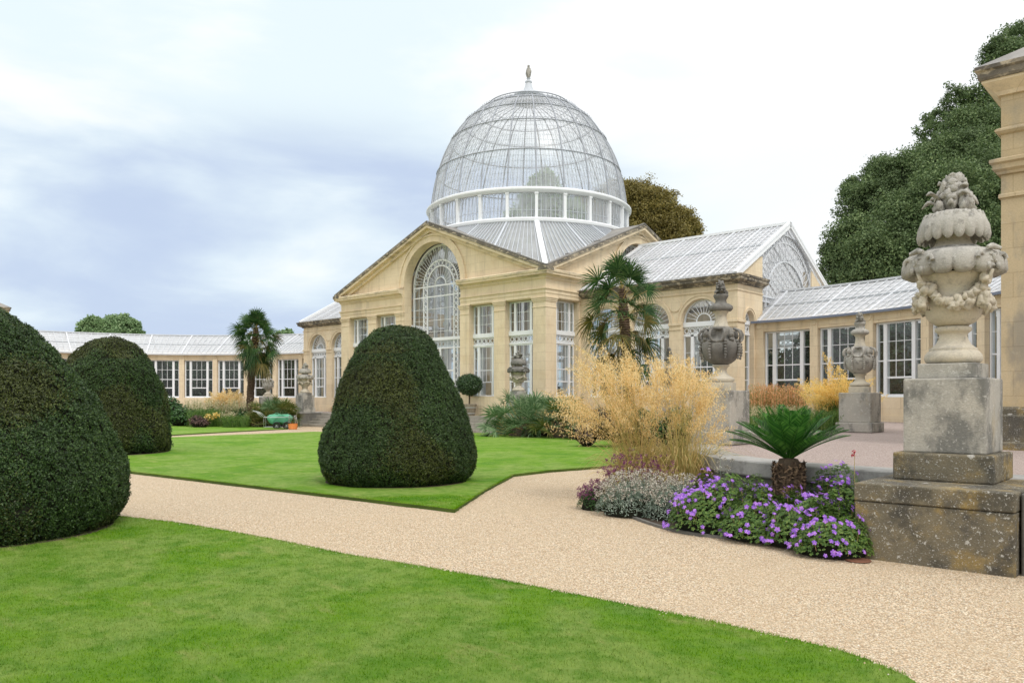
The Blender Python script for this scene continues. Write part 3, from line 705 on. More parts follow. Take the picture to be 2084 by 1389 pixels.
for i in range(144):
    if i % 6 == 0: continue
    a = 2*PI*i/144; stop = 29 if i % 3 == 0 else 21
    for (r0, z0), (r1, z1) in zip(PF[:stop-1], PF[1:stop]): m.bar((r0*math.cos(a), CY+r0*math.sin(a), z0), (r1*math.cos(a), CY+r1*math.sin(a), z1), .015, .03)
PL = prof(57)
for j, (r, z) in enumerate(PL[1:-3]):
    if j % 2 == 0: m.tube(circ(r+.004, z, 72), .005, 3, closed=True)
m.build('glazing_bar', M['bars'], dome)
m = MB()
for z in (14.6, 16.43, 17.54, 18.25):
    r = float(np.interp(z, PF[:, 1], PF[:, 0])); m.tube(circ(r+.05, z), .032, 6, closed=True)
    if z > 16:
        for i in range(72):
            a = 2*PI*i/72; b = a+2*PI/72
            p = [((r+.03-.06*math.sin(PI*u)*0)*math.cos(a+(b-a)*u), CY+(r+.03)*math.sin(a+(b-a)*u), z+.13*math.sin(PI*u)) for u in (0, .25, .5, .75, 1)]
            m.tube(p, .012, 3)
m.tube(circ(2.38, 18.70, 72), .03, 6, closed=True)
for i in range(48):
    a = 2*PI*i/48; m.bar((2.38*math.cos(a), CY+2.38*math.sin(a), 18.5), (2.38*math.cos(a), CY+2.38*math.sin(a), 18.70), .02)
m.build('ring', M['ribs'], dome)
m = MB(); m.lathe([(.78, 18.9), (.78, 19.16), (.90, 19.2), (.93, 19.28), (.90, 19.36), (.66, 19.42), (.52, 19.46), (.40, 19.52), (.30, 19.66), (.22, 19.88), (.16, 20.1), (.20, 20.13), (.20, 20.19), (.09, 20.24), (.08, 20.32), (.12, 20.36), (.05, 20.4)], 24, (0, CY))
fin_ = m.build('finial', M['bars'], con, smooth=True, auto=.7)
m = MB(); m.lathe([(.03, 20.38), (.10, 20.45), (.15, 20.58), (.18, 20.74), (.13, 20.9), (.07, 21.0), (.05, 21.06), (.08, 21.1), (.0, 21.18)], 12, (0, CY), mod=lambda r, z, a: (r*(1+.3*math.cos(4*a)), z)); m.build('urn_top', M['urn_top'], fin_, smooth=True)
# inner iron columns and ring beam
for i in range(12):
    a = 2*PI*(i+.5)/12; x, y = 5.45*math.cos(a), CY+5.45*math.sin(a); m = MB()
    m.lathe([(.22, Z0), (.22, Z0+.3), (.14, Z0+.4), (.12, 5.5), (.2, 5.6), (.2, 5.75), (.12, 5.85), (.10, 9.6), (.18, 9.8), (.24, 10.0), (.24, 10.2)], 14, (x, y)); m.build('column', M['white'], con, smooth=True, auto=.7)
m = MB(); m.lathe([(5.3, 10.0), (5.62, 10.0), (5.62, 10.62), (5.3, 10.62), (5.3, 10.0)], 64, (0, CY), cap=False); m.build('ring_beam', M['white'], con)
for k in range(4):
    xf = fac(k); m = MB()
    for sg in (-1, 1):
        m.bar(xf(sg*3.2, .55, 7.4), xf(sg*2.4, HW-5.2, 10.1), .09, .09); m.bar(xf(sg*3.9, .55, 6.5), xf(sg*2.6, 2.6, 6.5), .12, .12)
        for i in range(6):
            u = i/6; m.bar(xf(sg*(3.6-1.0*u), .6+2*u, 6.5), xf(sg*(3.6-1.0*(u+.16)), .6+2*(u+.16), 7.0+2.6*u), .04, .04)
    m.build('brace', M['white'], con)
# pavilion windows
bay = {}
def bay_window(hw):
    if hw in bay: return bay[hw]
    f = MB(); g = MB(); w2 = hw-.01; fr = .06
    for (a, b) in ((0, 2.44), (3.06, 4.44)):
        f.box(-w2, -w2+fr, 0, .1, a, b); f.box(w2-fr, w2, 0, .1, a, b); f.box(-w2+fr, w2-fr, 0, .1, b-.06, b)
        for sg in (-1, 1): f.box(sg*hw*.56-.07, sg*hw*.56+.07, -.03, .11, a+.001, b-.062)
    f.box(-w2-.0, w2, -.05, .12, -.03, .05)
    f.box(-w2, w2, -.06, .12, 2.86, 3.06); f.box(-w2, w2, -.04, .1, 2.44, 2.50)
    circle_band(f, idx, -w2, w2, 2.54, 2.83, .0)
    f.box(-w2+fr, w2-fr, .03, .07, 1.24, 1.28); f.box(-w2+fr, w2-fr, .03, .07, .66, .71)
    for z in (1.85,): f.box(-w2+fr, w2-fr, .035, .06, z-.01, z+.01)
    for x in (-.3, 0., .3): f.box(x*hw-.009, x*hw+.009, .035, .06, 3.06, 4.4); f.box(x*hw-.009, x*hw+.009, .035, .06, .7, 2.44)
    for z in (3.5, 3.94): f.box(-w2+fr, w2-fr, .035, .06, z-.01, z+.01)
    g.quad((-w2+.03, .05, .03), (w2-.03, .05, .03), (w2-.03, .05, 2.5), (-w2+.03, .05, 2.5)); g.quad((-w2+.03, .05, 3.06), (w2-.03, .05, 3.06), (w2-.03, .05, 4.42), (-w2+.03, .05, 4.42))
    bay[hw] = win(f, g); return bay[hw]
used = set()
def place(src, loc, rz):
    if src.name not in used: used.add(src.name); src.location = loc; src.rotation_euler = (0, 0, rz); return src
    return copy_tree(src, loc, rz)
for k in range(4):
    for c, h in (BW if k % 2 == 0 else BW[1:]):
        for sg in (-1, 1): place(bay_window(h), fac(k)(sg*c, .27, 1.70), k*PI/2)
# the four great arched windows
def lattice_band(mb, pts, w_, t, xf):               # a band of rings between two rails following a 2-D path
    L_ = [0]
    for a, b in zip(pts[:-1], pts[1:]): L_.append(L_[-1]+math.hypot(b[0]-a[0], b[1]-a[1]))
    n = max(2, int(L_[-1]/(w_*.98)))
    for i in range(n+1):
        u = L_[-1]*(i+.5)/(n+1)
        s_ = np.interp(u, L_, [p[0] for p in pts]); z_ = np.interp(u, L_, [p[1] for p in pts]); ring(mb, xf, s_, t, z_, w_*.47, .03, 10)
def great_window(low):
    f = MB(); g = MB(); zs = 7.5; R = 2.14
    for (r0, r1, a, b) in ((R-.09, R, 0, .1), (1.30, 1.35, 0, .06), (.98, 1.03, 0, .06), (.40, .44, 0, .05)): archivolt(f, idx, 0, zs, r0, r1, a, b, 30)
    for i in range(33):
        a = PI*i/32; f.bar((1.33*math.cos(a), .03, zs+1.33*math.sin(a)), (2.1*math.cos(a), .03, zs+2.1*math.sin(a)), .018)
        if i % 2 == 0: ring(f, idx, 1.95*math.cos(a+.05), .02, zs+1.95*math.sin(a+.05), .085, .018, 8)
    for i in range(13):
        a = PI*i/12; f.bar((.42*math.cos(a), .03, zs+.42*math.sin(a)), (1.0*math.cos(a), .03, zs+1.0*math.sin(a)), .018)
    arc = [(1.165*math.cos(PI-PI*i/24), zs+1.165*math.sin(PI-PI*i/24)) for i in range(25)]
    lattice_band(f, [(-1.165, low)]+arc+[(1.165, low)], .31, .015, idx)
    for sg in (-1, 1):
        for x in (.98, 1.30): f.box(sg*x if sg > 0 else -x-.05, sg*x+.05 if sg > 0 else -x, 0, .06, low, zs)
        f.box(sg*R-.09 if sg > 0 else -R, sg*R if sg > 0 else -R+.09, 0, .1, low, zs)
    for z, h in ((zs, .07), (6.95, .06), (6.3, .02), (5.7, .02), (5.1, .02)):
        if z > low: f.box(-R+.09, R-.09, .02, .05, z-h/2, z+h/2)
    for x in (-.5, 0, .5): f.box(x-.01, x+.01, .025, .045, low, zs)
    for x in (-1.7, 1.7): f.box(x-.01, x+.01, .025, .045, low, zs)
    if low < 2:
        f.box(-R, R, -.03, .12, 4.62, 4.78); circle_band(f, idx, -R, R, 4.28, 4.58, .062); f.box(-R, R, -.02, .1, 4.18, 4.24)
        for x in (-1.05, 0., 1.05): f.box(x-.06, x+.06, -.02, .1, low, 4.18)
        f.box(-1.0, 1.0, -.01, .06, 3.0, 3.08); f.box(-1.0, 1.0, 0, .06, low, low+.35)
    pts = [(-R+.05, low+.02)]+[((R-.05)*math.cos(PI-PI*i/30), zs+(R-.05)*math.sin(PI-PI*i/30)) for i in range(31)]+[(R-.05, low+.02)]
    g.add([(x, .04, z) for x, z in pts], [tuple(range(len(pts)))])
    return win(f, g, 'arched_window')
for k in range(4):
    gw = great_window(.76 if k % 2 == 0 else 7.0); gw.location = fac(k)(0, .62 if k % 2 == 0 else .4, 0); gw.rotation_euler = (0, 0, k*PI/2)
# ---- arms
FY, EX, ZT = 2.62, 15.67, 6.38
ASL = (9.5-6.62)/5.3
aw = None
def arch_window():
    f = MB(); g = MB(); hw = .94; zs = 4.85-1.65
    f.box(-hw, -hw+.06, 0, .1, 0, zs-.55); f.box(hw-.06, hw, 0, .1, 0, zs-.55); f.box(-hw, hw, -.05, .12, -.03, .06)
    for sg in (-1, 1): f.box(sg*.52-.07, sg*.52+.07, -.03, .11, .0, zs-.55)
    f.box(-hw, hw, -.05, .11, zs-.2, zs+.0); f.box(-hw, hw, -.03, .1, zs-.61, zs-.55)
    circle_band(f, idx, -hw, hw, zs-.51, zs-.23, .0)
    f.box(-hw+.06, hw-.06, .03, .07, 1.24, 1.29); f.box(-.45, .45, .03, .075, .68, .74)
    for z in (1.9,): f.box(-hw+.06, hw-.06, .035, .06, z-.01, z+.01)
    for x in (-.15, .15): f.box(x-.01, x+.01, .035, .06, .7, zs-.6)
    archivolt(f, idx, 0, zs, hw-.06, hw, 0, .1, 20); archivolt(f, idx, 0, zs, .32, .36, .02, .06, 14)
    for i in range(1, 12):
        a = PI*i/12; f.bar((.34*math.cos(a), .04, zs+.34*math.sin(a)), (.9*math.cos(a), .04, zs+.9*math.sin(a)), .022)
    pts = [(-hw+.03, .03)]+[((hw-.03)*math.cos(PI-PI*i/20), zs+(hw-.03)*math.sin(PI-PI*i/20)) for i in range(21)]+[(hw-.03, .03)]
    g.add([(x, .05, z) for x, z in pts], [tuple(range(len(pts)))])
    return win(f, g)
AW = arch_window()
def small_arch():
    f = MB(); g = MB(); hw = .41; zs = 3.2
    f.box(-hw, -hw+.06, 0, .1, 0, zs-.55); f.box(hw-.06, hw, 0, .1, 0, zs-.55); f.box(-hw, hw, -.05, .12, -.03, .06)
    f.box(-hw, hw, -.04, .11, zs-.16, zs); circle_band(f, idx, -hw, hw, zs-.5, zs-.2, .0); f.box(-hw, hw, -.03, .1, zs-.6, zs-.54)
    for z in (.7, 1.25, 1.9): f.box(-hw+.06, hw-.06, .035, .06, z-.015, z+.015)
    archivolt(f, idx, 0, zs, hw-.05, hw, 0, .1, 14)
    for i in range(1, 6):
        a = PI*i/6; f.bar((0, .04, zs), (.38*math.cos(a), .04, zs+.38*math.sin(a)), .02)
    pts = [(-hw+.03, .03)]+[((hw-.03)*math.cos(PI-PI*i/14), zs+(hw-.03)*math.sin(PI-PI*i/14)) for i in range(15)]+[(hw-.03, .03)]
    g.add([(x, .05, z) for x, z in pts], [tuple(range(len(pts)))])
    return win(f, g)
SA = small_arch()
for sx in (1, -1):
    wm = MB(); md = MB(); cm = MB()
    xF = lambda s, t, z: (sx*s, FY+t, z)
    xB = lambda s, t, z: (sx*s, 2*CY-FY-t, z)
    xE = lambda s, t, z: (sx*(EX-t), s, z)
    for xf in (xF, xB):
        wm = MB(); wall(wm, xf, HW-.05, EX-.008, .70, ZT, 0, .42, [(c, .95, 1.65, 4.85, True) for c in (9.02, 11.52, 14.02)])
        for c in (9.02, 11.52, 14.02):
            av = MB(); archivolt(av, xf, c, 4.85, .96, 1.10, -.03, .02); archivolt(av, xf, c, 4.85, 1.09, 1.15, -.06, .02); av.build('archivolt', M['stone'], con)
        for c in (10.27, 12.77):
            av = MB(); ringn = 20; av.add([xf(c+.29*math.cos(2*PI*i/ringn), -.035, 5.62+.29*math.sin(2*PI*i/ringn)) for i in range(ringn)]+[xf(c+.32*math.cos(2*PI*i/ringn), .01, 5.62+.32*math.sin(2*PI*i/ringn)) for i in range(ringn)],
                               [tuple(range(ringn))]+[(i, (i+1) % ringn, ringn+(i+1) % ringn, ringn+i) for i in range(ringn)]); av.build('roundel', M['stone'], con)
        for (a, b) in ((7.72, 8.07), (9.97, 10.57), (12.47, 13.07), (14.97, EX)):
            av = MB(); av.box(a-.02, b+.02, -.055, .0, 4.74, 4.85, xf); av.box(a, b, -.03, .0, 4.55, 4.60, xf); av.build('impost', M['stone'], con)
            av = MB(); av.box(a-.04, b+.04, -.09, .0, .70, 1.02, xf); av.box(a-.02, b+.02, -.05, .0, 1.02, 1.08, xf); av.build('pier_base', M['stone'], con)
        wm.build('wall', M['stone'], con)
    # end wall: stone shoulders either side of the glass gable
    slope = lambda y: 6.50+ASL*((5.03-abs(y-CY))) if True else 0
    for (a, b, ops) in ((FY+.006, 4.95, [(3.70, .42, 1.65, 4.85, True)]), (2*CY-4.95, 2*CY-FY-.006, [(2*CY-3.70, .42, 1.65, 4.85, True)])):
        wm = MB(); wall(wm, xE, a, b, .70, lambda y: 6.44+ASL*(5.03-abs(y-CY)), -.004, .42, ops)
        wm.build('wall', M['stone'], con)
        c = ops[0][0]; archivolt(md, xE, c, 4.85, .43, .52, -.035, .02, 16); archivolt(md, xE, c, 4.85, .51, .56, -.06, .02, 16)
        for (u, v) in ((a, c-.43), (c+.43, b)): md.box(u-.02, v+.02, -.06, -.004, 4.74, 4.849, xE); md.box(u, v, -.05, -.004, .70, 1.02, xE)
    md.build('moulding', M['stone'], con)
    for yy, sgn in ((0, 1), (1, -1)):
        p = [(HW+.02, FY), (EX, FY), (EX, 4.95)] if yy == 0 else [(EX, 2*CY-4.95), (EX, 2*CY-FY), (HW+.02, 2*CY-FY)]
        if sx < 0: p = [(-x, y) for x, y in reversed(p)]
        cm = MB(); cm.sweep(p, [(-.02, 6.30), (.07, 6.30), (.10, 6.36), (.16, 6.38), (.28, 6.44), (.30, 6.47), (.30, 6.56), (.34, 6.58), (.36, 6.66), (.0, 6.70), (-.02, 6.6)])
        md2 = MB(); md2.sweep(p, [(-.02, 6.02), (.03, 6.02), (.05, 6.06), (.03, 6.09), (-.02, 6.09)]); md2.build('string_course', M['stone'], con); cm.build('cornice', M['cornice_dark'], con)
    # windows
    for c in (9.02, 11.52, 14.02):
        place(AW, (sx*c, FY+.2, 1.66), 0); place(AW, (sx*c, 2*CY-FY-.2, 1.66), PI)
    place(SA, (sx*(EX-.2), 3.70, 1.66), sx*PI/2); place(SA, (sx*(EX-.2), 2*CY-3.70, 1.66), sx*PI/2)
    # glass roof
    for sy in (-1, 1):
        zr, ze, ye, yr = 9.5, 6.66, 2.42, CY
        pt = lambda x, u, dz=0: (sx*x, CY+sy*(CY-(ye+(yr-ye)*u)), ze+(zr-ze)*u+dz)
        m = MB(); x0, x1 = HW+.02, EX+.08
        m.quad(pt(x0, 0), pt(x1, 0), pt(x1, 1), pt(x0, 1)); gr = m.build('glass_roof', M['roofglass'], con)
        b = MB(); nb = 30
        for i in range(nb+1):
            x = x0+(x1-x0)*i/nb; mj = i % 5 == 0
            b.bar(pt(x, .0, .03), pt(x, 1, .03), .09 if mj else .03, .05 if mj else .035)
            if i % 5 == 0 and i < nb:
                pass
        b.bar(pt(x0, .02, .02), pt(x1, .02, .02), .16, .06); b.build('glazing_bar', M['barsl'], gr)
        b = MB(); b.bar(pt(x0, .56, .03), pt(x1, .56, .03), .05, .06)
        for j in range(1, 16):
            if abs(j/16-.56) > .03: b.bar(pt(x0, j/16, .012), pt(x1, j/16, .012), .012, .012)
        b.build('purlin', M['bars'], gr)
        b = MB(); b.bar(pt(EX+.06, -.01, .0), pt(EX+.06, 1, .0), .12, .26); b.build('barge_board', M['white'], gr)
        b = MB(); b.bar(pt(HW+.1, .0, .03), pt(HW+.1, 1, .03), .2, .08); b.build('flashing', M['white'], gr)
    m = MB(); m.bar((sx*HW, CY, 9.56), (sx*(EX+.12), CY, 9.56), .16, .12); m.build('ridge_cap', M['white'], con)
    # glass gable with arched ironwork
    xg = sx*(EX-.1); f = MB(); g = MB()
    gx = lambda s, t, z: (xg+sx*t*-1, s, z)
    zroof = lambda y: 6.50+ASL*(5.2-abs(y-CY))
    for (Rr, zc, wd) in ((3.45, 5.55, .13), (3.1, 5.55, .06), (2.25, 5.55, .09)):
        pts = [(xg, CY+Rr*math.cos(a), zc+Rr*math.sin(a)) for a in np.linspace(0, PI, 33)]
        for a, b in zip(pts[:-1], pts[1:]): f.bar(a, b, .06, wd, up=(1, 0, 0))
    for i in range(1, 28):
        a = PI*i/28; f.bar((xg, CY+2.25*math.cos(a), 5.55+2.25*math.sin(a)), (xg, CY+3.1*math.cos(a+.05), 5.55+3.1*math.sin(a+.05)), .022)
        f.bar((xg, CY+2.25*math.cos(a), 5.55+2.25*math.sin(a)), (xg, CY+3.1*math.cos(a-.08), 5.55+3.1*math.sin(a-.08)), .018)
        ring(f, gx, CY+3.27*math.cos(a), 0, 5.55+3.27*math.sin(a), .13, .022, 8)
    for y in np.arange(CY-2.6, CY+2.61, .26):
        z1 = 5.55+math.sqrt(max(0, 2.25**2-(y-CY)**2)); f.bar((xg, y, 4.7), (xg, y, z1), .02)
    for z in np.arange(4.9, 7.7, .36):
        h = math.sqrt(max(0, 2.25**2-max(0, z-5.55)**2)); 
        if h > .3: f.bar((xg, CY-h, z), (xg, CY+h, z), .02)
    for y in np.arange(CY-3.2, CY+3.21, .4):
        z1 = zroof(y)-.1; z0 = 5.55+math.sqrt(max(0, 3.45**2-(y-CY)**2))
        if z1-z0 > .1: f.bar((xg, y, z0), (xg, y, z1), .03); ring(f, gx, y+.2, 0, min(z0+.2, z1-.1), .15, .03, 10)
    f.bar((xg, 4.9, 6.02), (xg, 2*CY-4.9, 6.02), .10, .06, up=(0, 0, 1)); f.bar((xg, 4.9, 5.8), (xg, 2*CY-4.9, 5.8), .06, .05)
    for y in (4.93, 2*CY-4.93): f.bar((xg, y, 4.6), (xg, y, 7.85), .1, .1)
    for y in np.arange(4.95, 10.4, .22): f.bar((xg, y, 5.8), (xg, y+.22, 6.0), .018); f.bar((xg, y, 6.0), (xg, y+.22, 5.8), .018)
    fo = f.build('gable_window', M['barsl'], con)
    yy = [4.93, CY, 2*CY-4.93]; g.add([(xg-.07*sx, 4.93, 4.5), (xg-.07*sx, 2*CY-4.93, 4.5), (xg-.07*sx, 2*CY-4.93, zroof(4.93)), (xg-.07*sx, CY, zroof(CY)), (xg-.07*sx, 4.93, zroof(4.93))], [(0, 1, 2, 3, 4)])
    g.build('pane', M['domeglass'], fo)
# ---- curved wings
WX, WY, WR, TH0, PIT = 15.64, -10.15, 14.459, .01443, .167377
NB = 9
chord = 2*WR*math.sin(PIT/2)
SW = None
f, g = sash_window(chord-.36, 2.73, .42, [1.32], [.70], 2)
SW = win(f, g)
for sx in (1, -1):
    def cp(R, th, z): return (sx*(WX+R*math.sin(th)), WY+R*math.cos(th), z)
    wm = MB(); lm = MB(); md = MB(); ld = MB(); inn = MB()
    ths = [TH0+PIT*k for k in range(NB+1)]
    for k in range(NB):
        t0, t1 = ths[k], ths[k+1]; tm = (t0+t1)/2; c = cp(WR*math.cos(PIT/2), tm, 0); rz = -tm*sx
        ca, sa = math.cos(rz), math.sin(rz)
        xf = lambda x, y, z: (c[0]+x*ca-y*sa, c[1]+x*sa+y*ca, z)
        h = chord/2
        wm.box(-h, h, .0, .35, .70, 1.64, xf); lm.box(-h, h, .002, .35, 4.40, 4.80, xf)
        md.box(-h-.01, h+.01, -.05, .0, .70, .98, xf); md.box(-h-.02, h+.02, -.04, .0, 4.70, 4.79, xf)
        md.box(-h+.2, h-.2, -.02, .0, 4.50, 4.54, xf)
        place(SW, xf(0, .14, 1.66), rz)
    for t0 in ths:
        pr_ = MB(); c = cp(WR, t0, 0); rz = -t0*sx; ca, sa = math.cos(rz), math.sin(rz)
        xf = lambda x, y, z: (c[0]+x*ca-y*sa, c[1]+x*sa+y*ca, z)
        pr_.box(-.17, .17, -.045, .36, .70, 4.795, xf); pr_.box(-.2, .2, -.08, .02, .70, 1.02, xf)
        rn = 14; pr_.add([xf(.10*math.cos(2*PI*i/rn), -.075, 4.62+.10*math.sin(2*PI*i/rn)) for i in range(rn)]+[xf(.12*math.cos(2*PI*i/rn), -.04, 4.62+.12*math.sin(2*PI*i/rn)) for i in range(rn)], [tuple(range(rn))]+[(i, (i+1) % rn, rn+(i+1) % rn, rn+i) for i in range(rn)])
        pr_.build('pier', M['stone'], con)
    wm.build('wall', M['stone'], con); lm.build('lintel', M['stone'], con); md.build('moulding', M['stone'], con)
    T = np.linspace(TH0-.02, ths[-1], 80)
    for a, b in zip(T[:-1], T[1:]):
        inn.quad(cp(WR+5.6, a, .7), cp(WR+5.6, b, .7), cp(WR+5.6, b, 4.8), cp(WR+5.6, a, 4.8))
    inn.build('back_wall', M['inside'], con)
    RE, RR, RO, ZE, ZR = WR-.14, WR+2.75, WR+5.7, 4.82, 6.38
    m = MB()
    for a, b in zip(T[:-1], T[1:]):
        m.quad(cp(RE, a, ZE), cp(RE, b, ZE), cp(RR, b, ZR), cp(RR, a, ZR)); m.quad(cp(RR, a, ZR), cp(RR, b, ZR), cp(RO, b, ZE), cp(RO, a, ZE))
    gr = m.build('glass_roof', M['roofglass'], con, smooth=False)
    b = MB(); b2 = MB(); nsub = 7
    for i in range(NB*nsub+1):
        th = TH0+PIT*i/nsub; mj = i % nsub == 0
        for (R0, R1, z0, z1) in ((RE, RR, ZE, ZR), (RR, RO, ZR, ZE)):
            b.bar(cp(R0, th, z0+.03), cp(R1, th, z1+.03), .09 if mj else .028, .05 if mj else .03)
    for a, c_ in zip(T[:-1], T[1:]):
        b.bar(cp(RR, a, ZR+.05), cp(RR, c_, ZR+.05), .12, .08); b.bar(cp(RE+.02, a, ZE+.02), cp(RE+.02, c_, ZE+.02), .05, .05)
        um = .5; b2.bar(cp(RE+(RR-RE)*um, a, ZE+(ZR-ZE)*um+.03), cp(RE+(RR-RE)*um, c_, ZE+(ZR-ZE)*um+.03), .05, .06)
        for j in range(1, 8):
            u = j/8
            if j != 4: b2.bar(cp(RE+(RR-RE)*u, a, ZE+(ZR-ZE)*u+.01), cp(RE+(RR-RE)*u, c_, ZE+(ZR-ZE)*u+.01), .01, .01)
        ld.bar(cp(RE-.07, a, ZE-.015), cp(RE-.07, c_, ZE-.015), .10, .09)
    b.build('glazing_bar', M['barsl'], gr); b2.build('purlin', M['bars'], gr); ld.build('gutter', M['lead'] if sx > 0 else M['barsl'], con)
# ---- end pavilions
def hip_pavilion(x0, x1, y0, y1, label, grp=None):
    t = thing('stone_pavilion', label, 'building', ((x0+x1)/2, (y0+y1)/2, 0))
    cx, cy = (x0+x1)/2, (y0+y1)/2; a, b = (x1-x0)/2, (y1-y0)/2
    R4 = [(-a, -b), (a, -b), (a, b), (-a, b)]
    m = MB(); m.box(-a, a, -b, b, .70, 6.75); w_ = m.build('wall', M['stone_grey'], t)
    m = MB(); loop = R4
    m.sweep(loop, [(-.02, 6.0), (.04, 6.02), (.08, 6.06), (.08, 6.09), (.03, 6.12), (-.02, 6.12)], True)
    m.sweep(loop, [(-.02, 5.34), (.05, 5.34), (.06, 5.38), (.11, 5.42), (.11, 5.5), (.15, 5.53), (.15, 5.58), (.04, 5.62), (-.02, 5.62)], True)
    m.sweep(loop, [(-.02, 4.95), (.035, 4.95), (.035, 5.0), (.02, 5.02), (-.02, 5.02)], True)
    m.build('moulding', M['stone_grey'], t)
    m = MB(); m.sweep(loop, [(-.02, 6.66), (.05, 6.66), (.08, 6.72), (.24, 6.86), (.24, 6.9), (-.02, 6.9)], True); m.build('soffit', M['stone'], t)
    m = MB(); m.sweep(loop, [(-.02, 6.9), (.27, 6.9), (.29, 6.94), (.29, 7.03), (.33, 7.06), (.33, 7.12), (.0, 7.16), (-.02, 7.1)], True); m.build('cornice', M['cornice_dark'], t)
    m = MB(); m.sweep(loop, [(-.02, .70), (.16, .70), (.16, .85), (.10, .88), (.10, 1.30), (.06, 1.33), (.06, 1.42), (.02, 1.46), (-.02, 1.46)], True); m.build('plinth', M['plinth'], t)
    m = MB(); o = .33; h = 1.35; i_ = 1.9
    v = [(x+math.copysign(o, x), y+math.copysign(o, y), 7.12) for x, y in R4]+[(math.copysign(abs(x)-i_, x), math.copysign(abs(y)-i_, y), 7.12+h) for x, y in R4]
    m.add(v, [(0, 1, 5, 4), (1, 2, 6, 5), (2, 3, 7, 6), (3, 0, 4, 7), (4, 5, 6, 7)]); r = m.build('roof', M['slate'], t)
    m = MB()
    for (x, y, x2, y2) in ((-a+1.5, -b, a-1.5, -b),):
        f = lambda u, s_: (x+(x2-x)*s_+(0 if False else 0)*u, y-o+(i_+o)*u, 7.12+h*u+.03)
        m.quad(f(.2, .0), f(.2, 1), f(.93, .9), f(.93, .1))
    m.build('roof_glass', M['roofglass'], t)
    return t
hip_pavilion(27.8, 35.6, -12.3, -6.6, 'tall ochre stone pavilion cropped at the right edge behind the near urn')
hip_pavilion(-33.5, -24.85, -18.5, -12.5, 'distant slate roofed pavilion peeking out behind the leftmost yew')
# ================================================================== PLANTS
def surf_points(prof, n, r):
    """random points on a lathe profile -> positions, outward normals"""
    p = np.array(prof); d = np.diff(p, axis=0); ln = np.hypot(d[:, 0], d[:, 1]); area = ln*(p[:-1, 0]+p[1:, 0]+.02)
    i = r.choice(len(d), n, p=area/area.sum()); u = r.random(n)[:, None]
    q = p[i]+d[i]*u; a = r.random(n)*2*PI
    nr, nz = d[i][:, 1]/ln[i], -d[i][:, 0]/ln[i]
    return np.c_[q[:, 0]*np.cos(a), q[:, 0]*np.sin(a), q[:, 1]], np.c_[nr*np.cos(a), nr*np.sin(a), nz]
def fine(prof, n=60):
    p = np.array(prof, float); L_ = np.r_[0, np.cumsum(np.hypot(*np.diff(p, axis=0).T))]; u = np.linspace(0, L_[-1], n)
    r0, z0 = np.interp(u, L_, p[:, 0]), np.interp(u, L_, p[:, 1]); k = np.ones(5)/5
    for _ in range(2):
        r1 = np.convolve(np.pad(r0, 2, mode='edge'), k, 'valid'); z1 = np.convolve(np.pad(z0, 2, mode='edge'), k, 'valid'); r1[0], z1[0], r1[-1], z1[-1] = r0[0], z0[0], r0[-1], z0[-1]; r0, z0 = r1, z1
    return np.c_[r0, z0]
def yew(loc, prof, n, Ls, Ws, label, seed, brown=.3, lump=.026, bot=0):
    t = thing('topiary_yew', label, 'topiary', loc, 0, 'clipped yew domes on the lawns'); r = np.random.default_rng(seed)
    pf = fine(prof)
    def disp(pnt, nn):
        return pnt + nn*(snoise(pnt, .9, seed)*lump*1.2 + snoise(pnt, 2.6, seed+1)*lump*.55 + snoise(pnt, 8, seed+2)*lump*.42)[:, None]
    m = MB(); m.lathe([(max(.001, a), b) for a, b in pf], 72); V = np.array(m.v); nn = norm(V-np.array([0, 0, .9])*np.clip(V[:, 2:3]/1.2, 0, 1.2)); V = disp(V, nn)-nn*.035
    o = MB(); o.v = [tuple(x) for x in V]; o.f = m.f; o.build('inner_shade_core', M['yew_core'], t, smooth=True)  # solid dark hull standing in for shaded gaps in the foliage
    p, nn = surf_points(pf, n, r); p = disp(p, nn)+nn*r.normal(size=(n, 1))*.011
    hole = snoise(p, 5.5, seed+9) < -.62; p[hole] -= nn[hole]*.03
    up = norm(nn*.8+np.array([0, 0, .55]))
    V = leaf_quads(p, nn, Ls*(.6+.8*r.random(n)), Ws*(.6+.8*r.random(n)), .75, r, tdir=up*1.2).reshape(n, 4, 3)
    br = snoise(p, .55, seed+4)+r.normal(size=n)*.25+(p[:, 2] > prof[-1][1]*.80)*.7*(brown > .2) > (.75-brown)  # brownish by noise; extra near the top paints the sky-lit crown
    quads_obj('foliage', V[~br].reshape(-1, 3), M['yew'], t); quads_obj('brownish_and_skylit_foliage', V[br].reshape(-1, 3), M['yew_b'], t)
    m = MB(); m.lathe([(prof[0][0]+.11, -.01), (prof[0][0]+.09, .012), (.01, .012)], 40, mod=lambda r_, z, a: (r_*(1+.025*math.sin(3*a+seed)), z)); m.build('soil_ring', M['soil'], t)
    return t
z_l = .045
yew(P(810, 15.05, z_l), [(1.22, 0), (1.33, .05), (1.44, .2), (1.475, .42), (1.42, .75), (1.28, 1.2), (1.13, 1.58), (.985, 1.95), (.83, 2.3), (.69, 2.56), (.50, 2.77), (.27, 2.90), (.01, 2.95)], 200000, .032, .014,
    'dark green clipped yew dome standing alone in the middle of the photo on the lawn', 21, .22)
yew(P(226, 22.9, z_l), [(1.50, 0), (1.57, .1), (1.60, .4), (1.56, .9), (1.46, 1.4), (1.33, 1.9), (1.20, 2.3), (1.02, 2.68), (.80, 2.98), (.5, 3.2), (.25, 3.3), (.01, 3.33)], 120000, .042, .020,
    'olive brown topped clipped yew between the huge left one and the far flower bed', 33, .52, .05)
